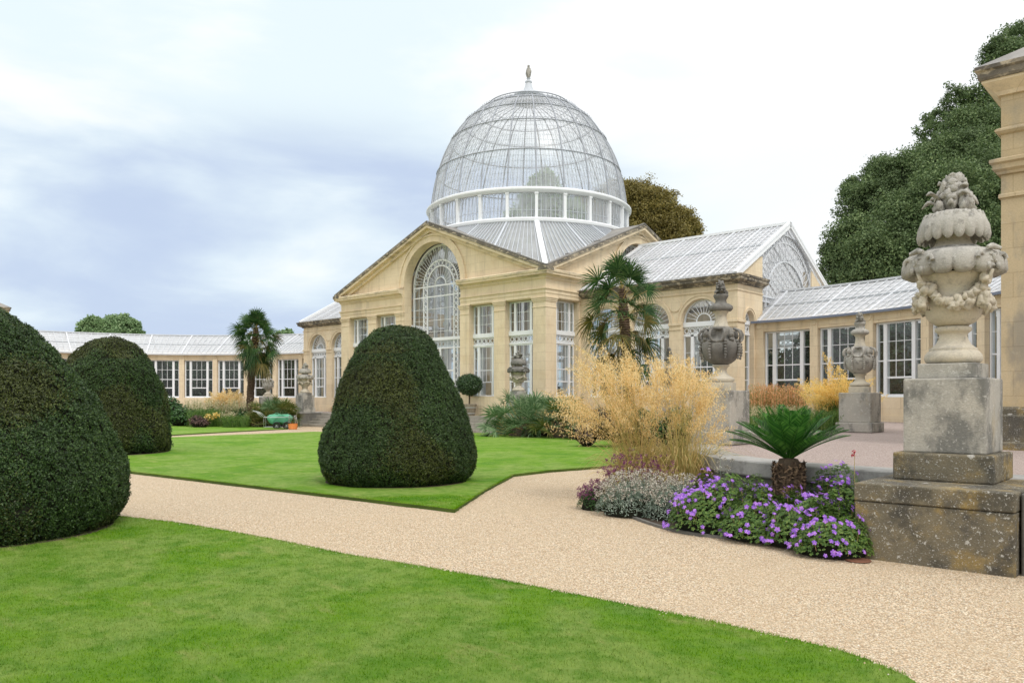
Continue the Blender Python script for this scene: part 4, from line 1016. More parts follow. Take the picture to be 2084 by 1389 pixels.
yew((P(-62, 9.4)[0], P(-62, 9.4)[1], z_l), [(1.48, 0), (1.58, .08), (1.67, .28), (1.69, .5), (1.64, .8), (1.53, 1.1), (1.36, 1.42), (1.1, 1.8), (.84, 2.15), (.55, 2.48), (.3, 2.68), (.12, 2.76), (.01, 2.78)], 330000, .027, .0125,
    'huge clipped yew nearest the camera cut off by the left edge', 45, .20, .03)

def crown(name, label, lobes, d0, n, size, mat, core, group, seed, zmin=0, airy=0.):
    """lobes (px, py, radius px, depth offset): leaf clumps over the lobes, gaps between them"""
    r = np.random.default_rng(seed); cs = []; rs = []
    for (px, py, rp, dz) in lobes:
        d = d0+dz; x, y, _ = P(px, d); cs.append((x, y, H(py, d))); rs.append(rp/1621*d)
    cs = np.array(cs); rs = np.array(rs); base = cs.mean(0).copy(); base[2] = 0
    t = thing(name, label, 'tree', tuple(base), 0, group); cl = cs-base
    w_ = rs**2; k = r.choice(len(rs), n//34, p=w_/w_.sum())
    dirs = norm(r.normal(size=(len(k), 3))); dirs[:, 2] = np.where(dirs[:, 2] < -.5, -dirs[:, 2], dirs[:, 2])
    lump = 1+snoise(dirs*3+cl[k], .5, seed)*.2
    cc = cl[k]+dirs*rs[k][:, None]*(lump*r.uniform(.66, 1.08, len(k)))[:, None]
    keep = r.random(len(k)) > airy*.4; cc = cc[keep]; dirs = dirs[keep]
    sub = np.repeat(cc, 34, 0); sd = np.repeat(dirs, 34, 0); cr = np.repeat(np.minimum(rs[k][keep], 2.2)*.20*r.uniform(.6, 1.5, keep.sum())+size, 34)
    off = norm(r.normal(size=sub.shape))*(r.random(len(sub))**.5*cr)[:, None]; off[:, 2] *= .75
    p = sub+off; nn = norm(sd*.35+norm(off)*.8+np.array([0, 0, .5]))
    quads_obj('foliage', leaf_quads(p, nn, size*(.6+.8*r.random(len(p))), size*.6*(.6+.8*r.random(len(p))), .8, r), mat, t)
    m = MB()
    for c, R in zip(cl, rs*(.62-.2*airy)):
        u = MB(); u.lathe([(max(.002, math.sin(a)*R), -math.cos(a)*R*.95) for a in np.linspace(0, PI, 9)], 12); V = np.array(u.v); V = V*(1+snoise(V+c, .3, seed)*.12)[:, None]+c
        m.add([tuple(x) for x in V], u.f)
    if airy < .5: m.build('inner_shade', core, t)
    m = MB(); top_ = cl[np.argmax(cl[:, 2])]; m.tube([(0, 0, -.1), (0.2, 0, cl[:, 2].min()*.6), tuple(cl.mean(0))], [rs.max()*.12, rs.max()*.09, rs.max()*.05], 9)
    for c in cl[:9]: m.tube([tuple(cl.mean(0)*np.array([.3, .3, .7])), tuple((cl.mean(0)*.5+c*.5)-np.array([0, 0, .3])), tuple(c)], [rs.max()*.05, rs.max()*.035, rs.max()*.015], 6)
    m.build('trunk', M['bark'], t); return t
crown('holm_oak', 'massive dark green holm oak behind the right glass wing',
      [(1712, 548, 42, 0), (1745, 500, 58, 0), (1762, 420, 52, 2), (1790, 540, 70, -3), (1830, 380, 62, 2), (1850, 470, 75, -2), (1905, 340, 55, 3), (1930, 420, 80, -2), (1985, 330, 60, 2), (2020, 400, 90, 0), (1900, 560, 90, -4), (2000, 540, 100, -3), (2060, 480, 100, 0), (1720, 590, 40, -2), (1790, 350, 30, 4), (1965, 265, 42, 5), (2040, 300, 80, 5), (1735, 385, 22, 3), (1690, 515, 20, 2), (1830, 600, 60, -4)],
      52, 330000, .155, M['oak'], M['oak_core'], None, 5)
crown('dark_oak', 'darker ragged tree rising above and behind the holm oak at the right',
      [(1885, 262, 24, 0), (1912, 245, 22, 2), (1945, 205, 26, 0), (1950, 250, 30, 1), (1985, 215, 34, 0), (2010, 240, 40, 0), (2040, 120, 42, 0), (2072, 85, 36, 2), (2030, 100, 20, 0), (2060, 160, 60, 0), (2110, 110, 50, 2), (1900, 285, 26, 1)],
      66, 50000, .2, M['oak'], M['oak_core'], None, 6, airy=.5)
crown('copper_tree', 'golden brown tree just right of the dome', [(1262, 420, 48, 0), (1300, 422, 46, 0), (1335, 432, 44, 0), (1370, 462, 42, 0), (1400, 478, 30, 1), (1300, 480, 60, 0), (1240, 460, 50, 1), (1350, 500, 60, 0), (1280, 395, 22, 0)],
      70, 150000, .18, M['gold'], stone('gold_shade', [(.3, (.05, .038, .01)), (.7, (.08, .06, .015))]), None, 7)
crown('cedar', 'green tree seen dimly through the glass of the dome', [(1110, 385, 32, 0), (1100, 425, 48, 0), (1135, 450, 50, 0), (1080, 470, 50, 0), (1150, 490, 60, 0), (1060, 520, 60, 0)],
      66, 30000, .3, M['lime'], M['oak_core'], None, 8)
crown('brown_tree', 'brown tinged tree seen through the drum windows right of the cedar', [(1180, 440, 36, 0), (1210, 460, 42, 0), (1175, 490, 50, 0)],
      75, 8000, .5, M['gold'], M['oak_core'], None, 9)
crown('green_tree', 'loose green tree beyond the left wing, left of the pair', [(178, 668, 17, 0), (192, 660, 16, 0), (205, 672, 20, 0), (186, 688, 22, 0), (215, 690, 22, 0)],
      95, 26000, .26, M['lime'], M['oak_core'], 'trees beyond the left wing', 12, airy=.3)
crown('green_tree', 'rounder green tree beyond the left wing, right of the pair', [(232, 661, 18, 0), (250, 658, 16, 0), (265, 668, 18, 0), (245, 680, 26, 0), (268, 688, 20, 0)],
      98, 26000, .26, M['lime'], M['oak_core'], 'trees beyond the left wing', 13)
crown('green_tree', 'small distant treetop between the left palm and the arcade', [(572, 684, 8, 0), (583, 682, 9, 0), (590, 690, 8, 0)],
      110, 2500, .5, M['lime'], M['oak_core'], 'trees beyond the left wing', 14)
crown('green_tree', 'hidden edge tree behind the far left pavilion', [(-60, 660, 26, 0), (-30, 680, 26, 0)], 100, 2500, .5, M['lime'], M['oak_core'], 'trees beyond the left wing', 15)

def fan_frond(org, d, pet, R, n, r, droop=.25, span=1.75, wd=.035, K=4, rollsd=.35):
    """one fan leaf: returns (leaflet V,F), (petiole pts)"""
    d = np.array(d)/np.linalg.norm(d); up = np.array([0, 0, 1.]); s = np.cross(d, up); s = s/max(np.linalg.norm(s), 1e-3)
    roll = r.normal()*rollsd; nrm = np.cross(s, d); s = s*math.cos(roll)+nrm*math.sin(roll); nrm = np.cross(s, d)
    hub = org+d*pet+np.array([0, 0, -pet*pet*.12])
    ph = np.linspace(-span, span, n)+r.normal(size=n)*.03
    dirs = np.cos(ph)[:, None]*d+np.sin(ph)[:, None]*s + nrm*(.18*(np.arange(n) % 2-.5))[:, None]
    ln = R*(.78+.22*np.cos(ph*.8))*(.9+.15*r.random(n))
    u = np.linspace(0.04, 1, K)
    pts = hub+dirs[:, None, :]*(ln[:, None]*u)[..., None]
    pts[..., 2] -= (ln[:, None]*(u**2.6)*droop*(.6+.9*r.random((n, 1))))
    w_ = np.interp(u, [0, .35, .6, 1], [.5, 1, .85, .1])*wd
    side = norm(np.cross(dirs, nrm+r.normal(size=3)*.1))
    return ribbon(pts, w_, side), hub
def palm(loc, Hh, label, seed, nf=50, R=.62, lean=(0, 0), crown_h=1.3, tr=.13, pet=(.55, .95), old=.28):
    t = thing('fan_palm_tree', label, 'palm tree', loc, 0, 'tall windmill palms'); r = np.random.default_rng(seed)
    zc = Hh-1.25; m = MB(); prof_ = []; nrow = int((zc)/.045)
    for i in range(nrow+1):
        z = zc*i/nrow; prof_.append((tr*(.55+.5*min(1, z/1.6))*(1.12 if i % 2 else .95)*(1-.45*max(0, (z-zc+.9)/.9)), z))
    m.lathe(prof_, 16, mod=lambda q, z, a: (q*(1+.08*math.sin(5*a+z*9)), z))
    m.v = [(x+lean[0]*(z/zc)**1.5, y+lean[1]*(z/zc)**1.5, z) for x, y, z in m.v]; m.build('trunk', M['palmbark'], t)
    V = []; n = 900; a = r.random(n)*2*PI; z = r.random(n)**.6*zc; rr = tr*(.6+.45*np.minimum(1, z/1.6))*(1-.35*np.maximum(0, (z-zc+.9)/.9))
    p = np.c_[rr*np.cos(a)+lean[0]*(z/zc)**1.5, rr*np.sin(a)+lean[1]*(z/zc)**1.5, z]
    quads_obj('fibre', leaf_quads(p, np.c_[np.cos(a), np.sin(a), 0*a], .11, .022, .6, r, tdir=np.array([0, 0, -1.])), stone_fibre, t)
    grn = []; old_ = []; pm = MB()
    top_ = np.array([lean[0], lean[1], 0])
    for i in range(nf):
        f = (i+.5)/nf; el = math.radians(84-140*f**.9)+r.normal()*.16; az = i*2.39996+r.normal()*.15
        org = top_+np.array([0, 0, zc+.1-crown_h*f*.62]); d = (math.cos(el)*math.cos(az), math.cos(el)*math.sin(az), math.sin(el))
        (v, fc), hub = fan_frond(org, d, r.uniform(*pet)*(1 if f > .12 else .8), R*(.85+.3*r.random()), 30, r, droop=.15+.55*f, rollsd=.8, wd=.042)
        (old_ if r.random() < old*f*1.6 else grn).append((v, fc)); pm.tube([tuple(org), tuple((org+hub)/2+np.array([0, 0, .03])), tuple(hub)], [.018, .012, .009], 5)
    for i in range(0): pass
    v, f = join(grn); np_obj('fronds', v, f, M['palm'], t)
    if old_: v, f = join(old_); np_obj('old_fronds', v, f, M['palm_old'], t)
    pm.build('leaf_stalks', M['stem'], t); return t
stone_fibre = leafmat('palm_fibre', g3((.05, .03, .02), (.12, .08, .05), (.3, .2, .12)), .1, .8, 4, .2)
palm(P(507, 46, 0), 6.95, 'left windmill palm with slender trunk in front of the curved wing', 3, nf=96, lean=(.35, .25), R=.66, tr=.19, crown_h=2.6, pet=(.45, 1.0))
palm(P(1282, 29, 0), 6.85, 'right windmill palm rising from the golden oat grass beside the portico', 4, nf=62, lean=(-.25, -.15), R=.78, tr=.17, crown_h=3.3, pet=(.6, 1.2), old=.5)
def fan_shrub(loc, rad, hh, label, seed, mats, nf=60, R=.5, name='dwarf_fan_palm'):
    t = thing(name, label, 'palm shrub', loc, 0, 'bushy dwarf fan palms'); r = np.random.default_rng(seed); A_ = []; B_ = []; pm = MB()
    for i in range(nf):
        az = i*2.39996; f = math.sqrt((i+.5)/nf); el = math.radians(88-80*f)+r.normal()*.1
        b = np.array([math.cos(az)*rad*.35*f, math.sin(az)*rad*.35*f, .05+.25*r.random()])
        d = np.array([math.cos(el)*math.cos(az)*rad, math.cos(el)*math.sin(az)*rad, math.sin(el)*hh]); pet = max(.2, np.linalg.norm(d)*r.uniform(.45, .95)-R*.5)
        (v, fc), hub = fan_frond(b, d, pet, R*(.8+.4*r.random()), 18, r, droop=.22, wd=.05, span=1.6, rollsd=.6)
        (B_ if r.random() < .35 else A_).append((v, fc)); pm.tube([tuple(b), tuple(hub)], [.014, .01], 4)
    v, f = join(A_); np_obj('fronds', v, f, mats[0], t); v, f = join(B_); np_obj('paler_fronds', v, f, mats[1], t); pm.build('leaf_stalks', M['stem'], t)
    m = MB(); m.lathe([(rad*.5, 0), (rad*.45, hh*.25), (.02, hh*.4)], 14); m.build('root_mass', M['soil'], t); return t
fan_shrub(P(1078, 33.2), 1.8, 2.4, 'big dark green dwarf fan palm beside the steps below the portico', 5, (M['fanpalm'], M['fanpalm']), 110, .66)
fan_shrub(P(1150, 31.8), 1.35, 2.2, 'dwarf fan palm with olive green fans touching the golden oat grass', 6, (M['fanpalm'], M['fanpalm_y']), 62, .6)
fan_shrub(P(1200, 30.5), .8, 1.9, 'young fan palm half hidden behind the oat grass plumes', 16, (M['fanpalm'], M['fanpalm_y']), 26, .45)
fan_shrub(P(558, 44.5), 1.35, 2.1, 'yellowing dwarf fan palm behind the garden cart', 7, (M['fanpalm_y'], M['fanpalm']), 120, .55)
fan_shrub(P(530, 43.5), .85, 1.0, 'low brownish fan palm left of the garden cart', 8, (M['fanpalm_y'], M['fanpalm_y']), 40, .4)

def stalks(base, tips, bend, K=7):
    u = np.linspace(0, 1, K)[None, :, None]; mid = base*(1-bend)+np.c_[base[:, :2]*.35+tips[:, :2]*.65, tips[:, 2]*.0+tips[:, 2]*1.0]*bend
    ctrl = np.c_[base[:, :2]*.7+tips[:, :2]*.3, tips[:, 2]*.85]
    return base[:, None]*(1-u)**2+ctrl[:, None]*2*u*(1-u)+tips[:, None]*u**2
def oat_grass(name, label, cat, loc, rb, tips, mats, per=240, pl=.45, pr=.10, sp=(.03, .010), sw=.008, nblade=500, bh=.7, group=None, seed=1, sag=.12, bm=None):
    t = thing(name, label, cat, loc, 0, group); r = np.random.default_rng(seed); n = len(tips)
    a = r.random(n)*2*PI; q = rb*np.sqrt(r.random(n)); base = np.c_[q*np.cos(a), q*np.sin(a), np.zeros(n)]
    P_ = stalks(base, tips, .5, 9); side = norm(np.cross(P_[:, -1]-P_[:, 0], r.normal(size=(n, 3))))
    v, f = ribbon(P_, np.linspace(1, .45, 9)*sw, side); np_obj('stems', v, f, M['stem'], t)
    ti = np.repeat(np.arange(n), per); u = 1-pl*r.random(n*per)**.85; K = u*(8)
    i0 = np.minimum(K.astype(int), 7); fr = (K-i0)[:, None]; c = P_[ti, i0]*(1-fr)+P_[ti, i0+1]*fr
    wd = pr*np.interp(u, [1-pl, 1-pl*.6, 1], [.35, 1, .25])
    off = norm(r.normal(size=(len(c), 3)))*(wd*r.random(len(c))**.6)[:, None]; c = c+off; c[:, 2] -= np.abs(off[:, 0])*.3+wd*sag*3*r.random(len(c))
    V = leaf_quads(c, r.normal(size=c.shape), sp[0]*(.6+.8*r.random(len(c))), sp[1], .5, r, tdir=np.array([0, 0, -1.3]))
    quads_obj('plumes', V, mats, t)
    if nblade:
        a = r.random(nblade)*2*PI; q = rb*1.1*np.sqrt(r.random(nblade)); b = np.c_[q*np.cos(a), q*np.sin(a), np.zeros(nblade)]
        hh = bh*(.5+.7*r.random(nblade)); out = (.25+.7*r.random(nblade))*bh
        tp = b+np.c_[np.cos(a)*out, np.sin(a)*out, hh*(.35+.6*r.random(nblade))]
        u_ = np.linspace(0, 1, 6)[None, :, None]; ct = b+np.c_[np.cos(a)*out*.3, np.sin(a)*out*.3, hh*1.15]
        Q = b[:, None]*(1-u_)**2+ct[:, None]*2*u_*(1-u_)+tp[:, None]*u_**2
        v, f = ribbon(Q, np.array([1, 1, .9, .7, .45, .1])*.012, norm(np.c_[-np.sin(a), np.cos(a), 0*a]+r.normal(size=(nblade, 3))*.3)); np_obj('blades', v, f, bm or M['blade'], t)
    return t
def tips_at(spec, n, d0, dj, loc, r):
    """spec list of (px, py, spread px, spread py, weight): tip targets in the picture at depth d0+-dj"""
    w_ = np.array([s[4] for s in spec], float); k = r.choice(len(spec), n, p=w_/w_.sum()); S = np.array([s[:4] for s in spec], float)[k]
    px = S[:, 0]+r.normal(size=n)*S[:, 2]; py = S[:, 1]+r.normal(size=n)*S[:, 3]; d = d0+r.normal(size=n)*dj
    x = (px-1042)/1621*d; q = CAM+x[:, None]*RT+d[:, None]*FW; return np.c_[q-np.array(loc[:2]), 1.6+(810-py)/1621*d-loc[2]]
r_ = np.random.default_rng(77)
l1 = P(1305, 12.5, .03)
oat_grass('golden_oat_grass', 'giant oat grass clump with tall golden plumes, left one in front of the grey urn', 'ornamental grass', l1, .28,
          tips_at([(1190, 735, 20, 18, 2.0), (1245, 735, 24, 18, 2.6), (1290, 765, 34, 22, 2.6), (1140, 800, 16, 16, 1.7), (1150, 850, 20, 16, 2.0), (1240, 810, 40, 28, 2.6), (1330, 800, 36, 28, 2.0)], 165, 12.4, .55, l1, r_),
          M['plume'], 125, .28, .15, (.038, .011), nblade=650, bh=.95, seed=2, sag=.2, bm=M['stem'], group='giant oat grasses in the near bed')
l2 = P(1388, 12.1, .03)
oat_grass('golden_oat_grass', 'giant oat grass clump with golden plumes, right one beside the stone coping', 'ornamental grass', l2, .28,
          tips_at([(1345, 740, 26, 18, 2.4), (1400, 750, 24, 18, 2.4), (1440, 775, 18, 22, 1.6), (1370, 815, 40, 28, 2.2), (1450, 850, 22, 26, 1.3), (1490, 880, 12, 18, .5), (1320, 850, 34, 30, 1)], 120, 12.1, .5, l2, r_),
          M['plume'], 125, .28, .15, (.038, .011), nblade=650, bh=.95, seed=3, sag=.2, bm=M['stem'], group='giant oat grasses in the near bed')
l3 = P(1712, 22.3, .75)
oat_grass('golden_oat_grass', 'bright yellow oat grass on the terrace behind the small fluted urn', 'ornamental grass', l3, .4,
          tips_at([(1690, 775, 28, 18, 3), (1660, 800, 20, 16, 2), (1735, 790, 24, 18, 2), (1768, 800, 14, 14, 1)], 150, 22.3, .5, l3, r_), M['plume_y'], 130, .45, .17, (.05, .018), sw=.012, nblade=900, bh=.85, seed=4)
l4 = P(462, 47, .0)
oat_grass('golden_oat_grass', 'pale gold oat grass in the far left bed behind the left palm', 'ornamental grass', l4, .5,
          tips_at([(450, 805, 18, 7, 3), (485, 805, 10, 8, 2), (430, 815, 12, 6, 1)], 110, 47, .6, l4, r_), M['plume'], 110, .45, .25, (.08, .03), sw=.02, nblade=300, bh=.8, seed=5)
def spikes(name, label, px0, px1, d, dj, z0, h, n, mat, seed, hl=.35, per=26, w=.05, sp=(.06, .016), green=.4):
    c = P((px0+px1)/2, d, z0); t = thing(name, label, 'ornamental grass', c); r = np.random.default_rng(seed)
    dd_ = d+r.normal(size=n)*dj; px = r.uniform(px0, px1, n); x = (px-1042)/1621*dd_; q = CAM+x[:, None]*RT+dd_[:, None]*FW-np.array(c[:2])
    b = np.c_[q, np.zeros(n)]; tp = b+np.c_[r.normal(size=(n, 2))*.12, h*(.75+.35*r.random(n))]
    Q = b[:, None]*(1-np.linspace(0, 1, 4)[None, :, None])+tp[:, None]*np.linspace(0, 1, 4)[None, :, None]
    side = norm(np.c_[r.normal(size=(n, 2)), np.zeros(n)]); v, f = ribbon(Q, np.array([1, .9, .7, .3])*.016, side); np_obj('blades', v, f, M['blade'] if green else M['stem'], t)
    ti = np.repeat(np.arange(n), per); u = (1-hl*r.random(n*per))[:, None]; cc = b[ti]*(1-u)+tp[ti]*u+r.normal(size=(n*per, 3))*w*.5
    quads_obj('seed_heads', leaf_quads(cc, r.normal(size=cc.shape), sp[0], sp[1], .5, r, tdir=np.array([0, 0, 1.5])), mat, t); return t
spikes('feather_reed_grass', 'rust orange reed grass massed in front of the right glass wing', 1525, 1640, 25.5, .5, .75, 1.22, 520, M['plume_o'], 6, .5)
spikes('fountain_grass', 'cream seed spikes of low grass in front of the rust orange grass', 1528, 1640, 22.4, .35, .75, .62, 150, M['plume_w'], 7, .35, 18, .03, (.045, .014))
spikes('meadow_grass', 'green lower grass at the foot of the yellow oat grass', 1640, 1716, 21.2, .4, .75, .5, 420, M['blade'], 8, .8, 12, .05)
spikes('pale_reed_grass', 'buff grass haze in the far left bed behind the green tufts', 375, 505, 46, .5, 0, 1.45, 420, M['plume_w'], 9, .35, 12, .1, (.09, .03))
spikes('soft_reed_grass', 'buff grasses low beside the trunk of the left palm', 440, 480, 44.0, .2, 0, .8, 120, M['plume_w'], 10, .5, 12, .1, (.08, .03))
def bush(name, label, cat, loc, lob, n, size, mat, seed, group=None, core=True, stemmed=False):
    t = thing(name, label, cat, loc, 0, group); r = np.random.default_rng(seed); L_ = np.array(lob, float)
    k = r.choice(len(L_), n, p=(L_[:, 3]**2)/(L_[:, 3]**2).sum()); dn = norm(r.normal(size=(n, 3))); dn[:, 2] = np.abs(dn[:, 2])*np.where(r.random(n) < .8, 1, -.5)
    p = L_[k, :3]+dn*(L_[k, 3]*(.78+.3*r.random(n))*(1+snoise(dn*2+L_[k, :3], 1.3, seed)*.15))[:, None]; p[:, 2] = np.maximum(p[:, 2], .02)
    quads_obj('foliage', leaf_quads(p, dn+np.array([0, 0, .4]), size*(.6+.8*r.random(n)), size*.55*(.7+.6*r.random(n)), .6, r), mat, t)
    if core:
        m = MB()
        for c in L_: m.lathe([(max(.002, math.sin(a)*c[3]*.78), c[2]-math.cos(a)*c[3]*.78) for a in np.linspace(0, PI, 8)], 12, (c[0], c[1]))
        m.build('inner_shade_core', M['yew_core'], t)  # solid dark lobes stand in for the shade inside the bush
    return t, p, dn
bush('evergreen_shrub', 'bright green broad leaved shrub right of the olive topped yew', 'shrub', P(335, 45.5), [(0, 0, 1.0, .75), (-.5, -.3, .6, .6), (.4, .3, .7, .7)], 2600, .16, M['shrub'], 1)
bush('evergreen_shrub', 'lower loose green shrub in the far left bed', 'shrub', P(372, 44.5), [(0, 0, .5, .55), (.6, .3, .4, .5), (-.5, 0, .4, .5)], 2200, .14, M['shrub'], 2)
spikes('tufted_grass', 'wide green tufted grass in the middle of the far left bed', 385, 450, 44, .4, 0, .95, 700, M['blade'], 11, .8, 8, .1, (.12, .02))
spikes('tufted_grass', 'small green tufted grass left of the palm trunk', 455, 505, 42.8, .35, 0, .62, 520, M['blade'], 12, .8, 8, .1, (.12, .02))
bush('purple_shrub', 'low purple brown shrub at the front of the far left bed', 'shrub', P(400, 42.6), [(0, 0, .3, .38), (.35, .2, .25, .3)], 900, .09, leafmat('bronze_leaf', g3((.06, .03, .03), (.14, .08, .07), (.25, .15, .12))), 3)
bush('yellow_lily', 'yellow flowering perennial in the far left bed', 'flower', P(425, 43.2), [(0, 0, .5, .25), (.4, .2, .65, .2)], 160, .12, M['plume_y'], 4, core=False)
bush('dark_hedge_plant', 'dark green plants filling the back of the far left bed', 'shrub', P(430, 45.8), [(-1.5, -1.2, .4, .6), (0, 0, .4, .6), (1.3, 1.1, .4, .6)], 2600, .14, M['shrub'], 5)
bush('bronze_shrub', 'bronze purple shrub behind the left side of the oat grass', 'shrub', P(1222, 25.5), [(0, 0, .75, .5), (.5, .3, .5, .45), (-.4, -.2, .35, .4)], 2200, .09, leafmat('bronze_leaf', g3((.05, .04, .03), (.12, .08, .06), (.22, .15, .11))), 6)
bush('evergreen_shrub', 'dark green shrub between the fan palms and the oat grass', 'shrub', P(1232, 30), [(0, 0, .5, .7), (.8, .6, .5, .7), (-.7, -.5, .4, .6)], 3200, .12, M['shrub'], 7)
bush('evergreen_shrub', 'green shrub at the foot of the right palm trunk', 'shrub', P(1300, 26), [(0, 0, .5, .8), (1, .8, .5, .8), (1.9, 1.6, .5, .7)], 3200, .12, M['shrub'], 8)
# clipped bay in an oak tub on the top step
lb = P(955, 38.6, .752); t = thing('potted_bay_tree', 'round clipped bay tree in a wooden tub on the steps right of the middle yew', 'potted tree', lb)
m = MB(); m.lathe([(.26, 0), (.36, .50), (.37, .56), (.33, .57), (.31, .50), (.02, .5)], 20, cap=False); o = m.build('tub', M['wood'], t)
m = MB(); m.lathe([(.285, .1), (.30, .1), (.31, .14), (.29, .14)], 20, cap=False); m.lathe([(.335, .38), (.35, .38), (.36, .42), (.34, .42)], 20, cap=False); m.build('hoop', M['steel'], o)
m = MB(); m.tube([(0, 0, .45), (.01, 0, .9), (0, 0, 1.2)], .035, 8); m.build('stem', M['bark'], t)
r = np.random.default_rng(5); dn = norm(r.normal(size=(5200, 3))); p = dn*(.60*(.88+.2*r.random(5200))*(1+snoise(dn*2, 1.2, 3)*.07))[:, None]*np.array([1, 1, .82])+np.array([0, 0, 1.50])
quads_obj('foliage', leaf_quads(p, dn, .085, .035, .7, r), M['bay'], t); m = MB(); m.lathe([(max(.01, .5*math.sin(a)), 1.5-.42*math.cos(a)) for a in np.linspace(0, PI, 9)], 16); m.build('inner_shade_core', M['yew_core'], t)  # dark solid inside the ball stands in for shade between leaves
# cycad
lc = P(1605, 9.75, 0); t = thing('cycad', 'dark green cycad with shaggy brown trunk rising from the purple flowers', 'cycad', lc)
m = MB(); m.lathe([(.15, 0), (.19, .15), (.18, .5), (.15, .75), (.11, .86), (.02, .88)], 18, mod=lambda q, z, a: (q*(1+.07*math.sin(9*a+z*40)), z)); m.build('trunk', M['bark'], t)
r = np.random.default_rng(3); n = 1500; a = r.random(n)*2*PI; z = r.random(n)*.82; p = np.c_[.185*np.cos(a), .185*np.sin(a), z]
quads_obj('leaf_bases', leaf_quads(p, np.c_[np.cos(a), np.sin(a), .3+0*a], .085, .028, .5, r, tdir=np.c_[np.cos(a), np.sin(a), .9+0*a]), stone_fibre, t)
fr = []; mm = MB(); nf = 42
for i in range(nf):
    f = (i+.5)/nf; az = i*2.39996; el = math.radians(82-54*f**.8)+r.normal()*.06; Lf = (.66+.13*f)*r.uniform(.93, 1.05); K = 14
    u = np.linspace(0, 1, K); d = np.array([math.cos(az), math.sin(az)]); hx = Lf*(math.cos(el)*u+.10*u**2); hz = Lf*(math.sin(el)*u-(.14*f+.02)*u**2.2)
    spn = np.c_[d[0]*(hx+.03), d[1]*(hx+.03), .86+hz]; mm.tube([tuple(x) for x in spn], list(np.linspace(.009, .003, K)), 4)
    tan = norm(np.gradient(spn, axis=0)); sd = np.array([-d[1], d[0], 0]); nl = 34
    for s_ in (-1, 1):
        uu = np.linspace(.16, .99, nl); c0 = np.array([np.interp(uu, u, spn[:, k]) for k in range(3)]).T; tt = np.array([np.interp(uu, u, tan[:, k]) for k in range(3)]).T
        up_ = np.cross(tt, sd)*s_*-1; up_ = np.where(up_[:, 2:3] < 0, -up_, up_); ll = .15*np.sin(np.clip(uu*1.02, 0, 1)*PI)**.5+.02
        dirn = norm(sd*s_*.80+tt*.75+up_*.30); b = norm(np.cross(dirn, up_))*.0075; mid = c0+dirn*(ll*.5)[:, None]; tip = c0+dirn*ll[:, None]-np.array([0, 0, .01])
        V = np.stack([c0-b*.5, mid-b, tip, mid+b], 1).reshape(-1, 3); fr.append(V)
quads_obj('fronds', np.concatenate(fr), M['cycad'], t); mm.build('leaf_stalks', M['cycad'], t)

# near flower bed
bedp = [G(1240, 975), G(1222, 1008), G(1235, 1030), G(1268, 1046), G(1330, 1070), G(1400, 1088), G(1500, 1098), G(1580, 1108), G(1660, 1120), G(1752, 1128)]
edge_line = smooth_path([xy(p) for p in bedp], 2)
m = MB(); m.prism([xy(G(1235, 960))]+edge_line+[(27.85, -19.2), (27.85, -17.9)]+[(x, y) for x, y in RPs if y < -3.2][::-1]+[(16.8, -4.6), xy(G(1330, 930))], -.02, .02)
tag(m.build('flower_bed', M['soil']), kind='structure')
m = MB(); m.sweep(edge_line[::-1], [(-.03, -.02), (.035, -.02), (.035, .022), (.02, .032), (-.03, .032)]); m.build('edging', M['wallface'], thing('bed_edging', 'thin dark stone edging round the near flower bed', 'edging'))
m = MB(); m.prism([(7.9, -1.95)]+[(x, y) for x, y in RPs if y > -3.2]+[(16.9, -4.5), (13.2, -6.0), (8.2, -3.2)], -.02, .018); tag(m.build('bed_soil', M['soil']), kind='structure')
m = MB(); m.prism([xy(G(300, 860)), xy(G(480, 865.8)), xy(G(530, 867.6)), xy(G(597, 866)), (-9.6, -1.95)]+[(x, y) for x, y in LPs if y > -9][::-1], -.02, .02); tag(m.build('bed_soil', M['soil']), kind='structure')
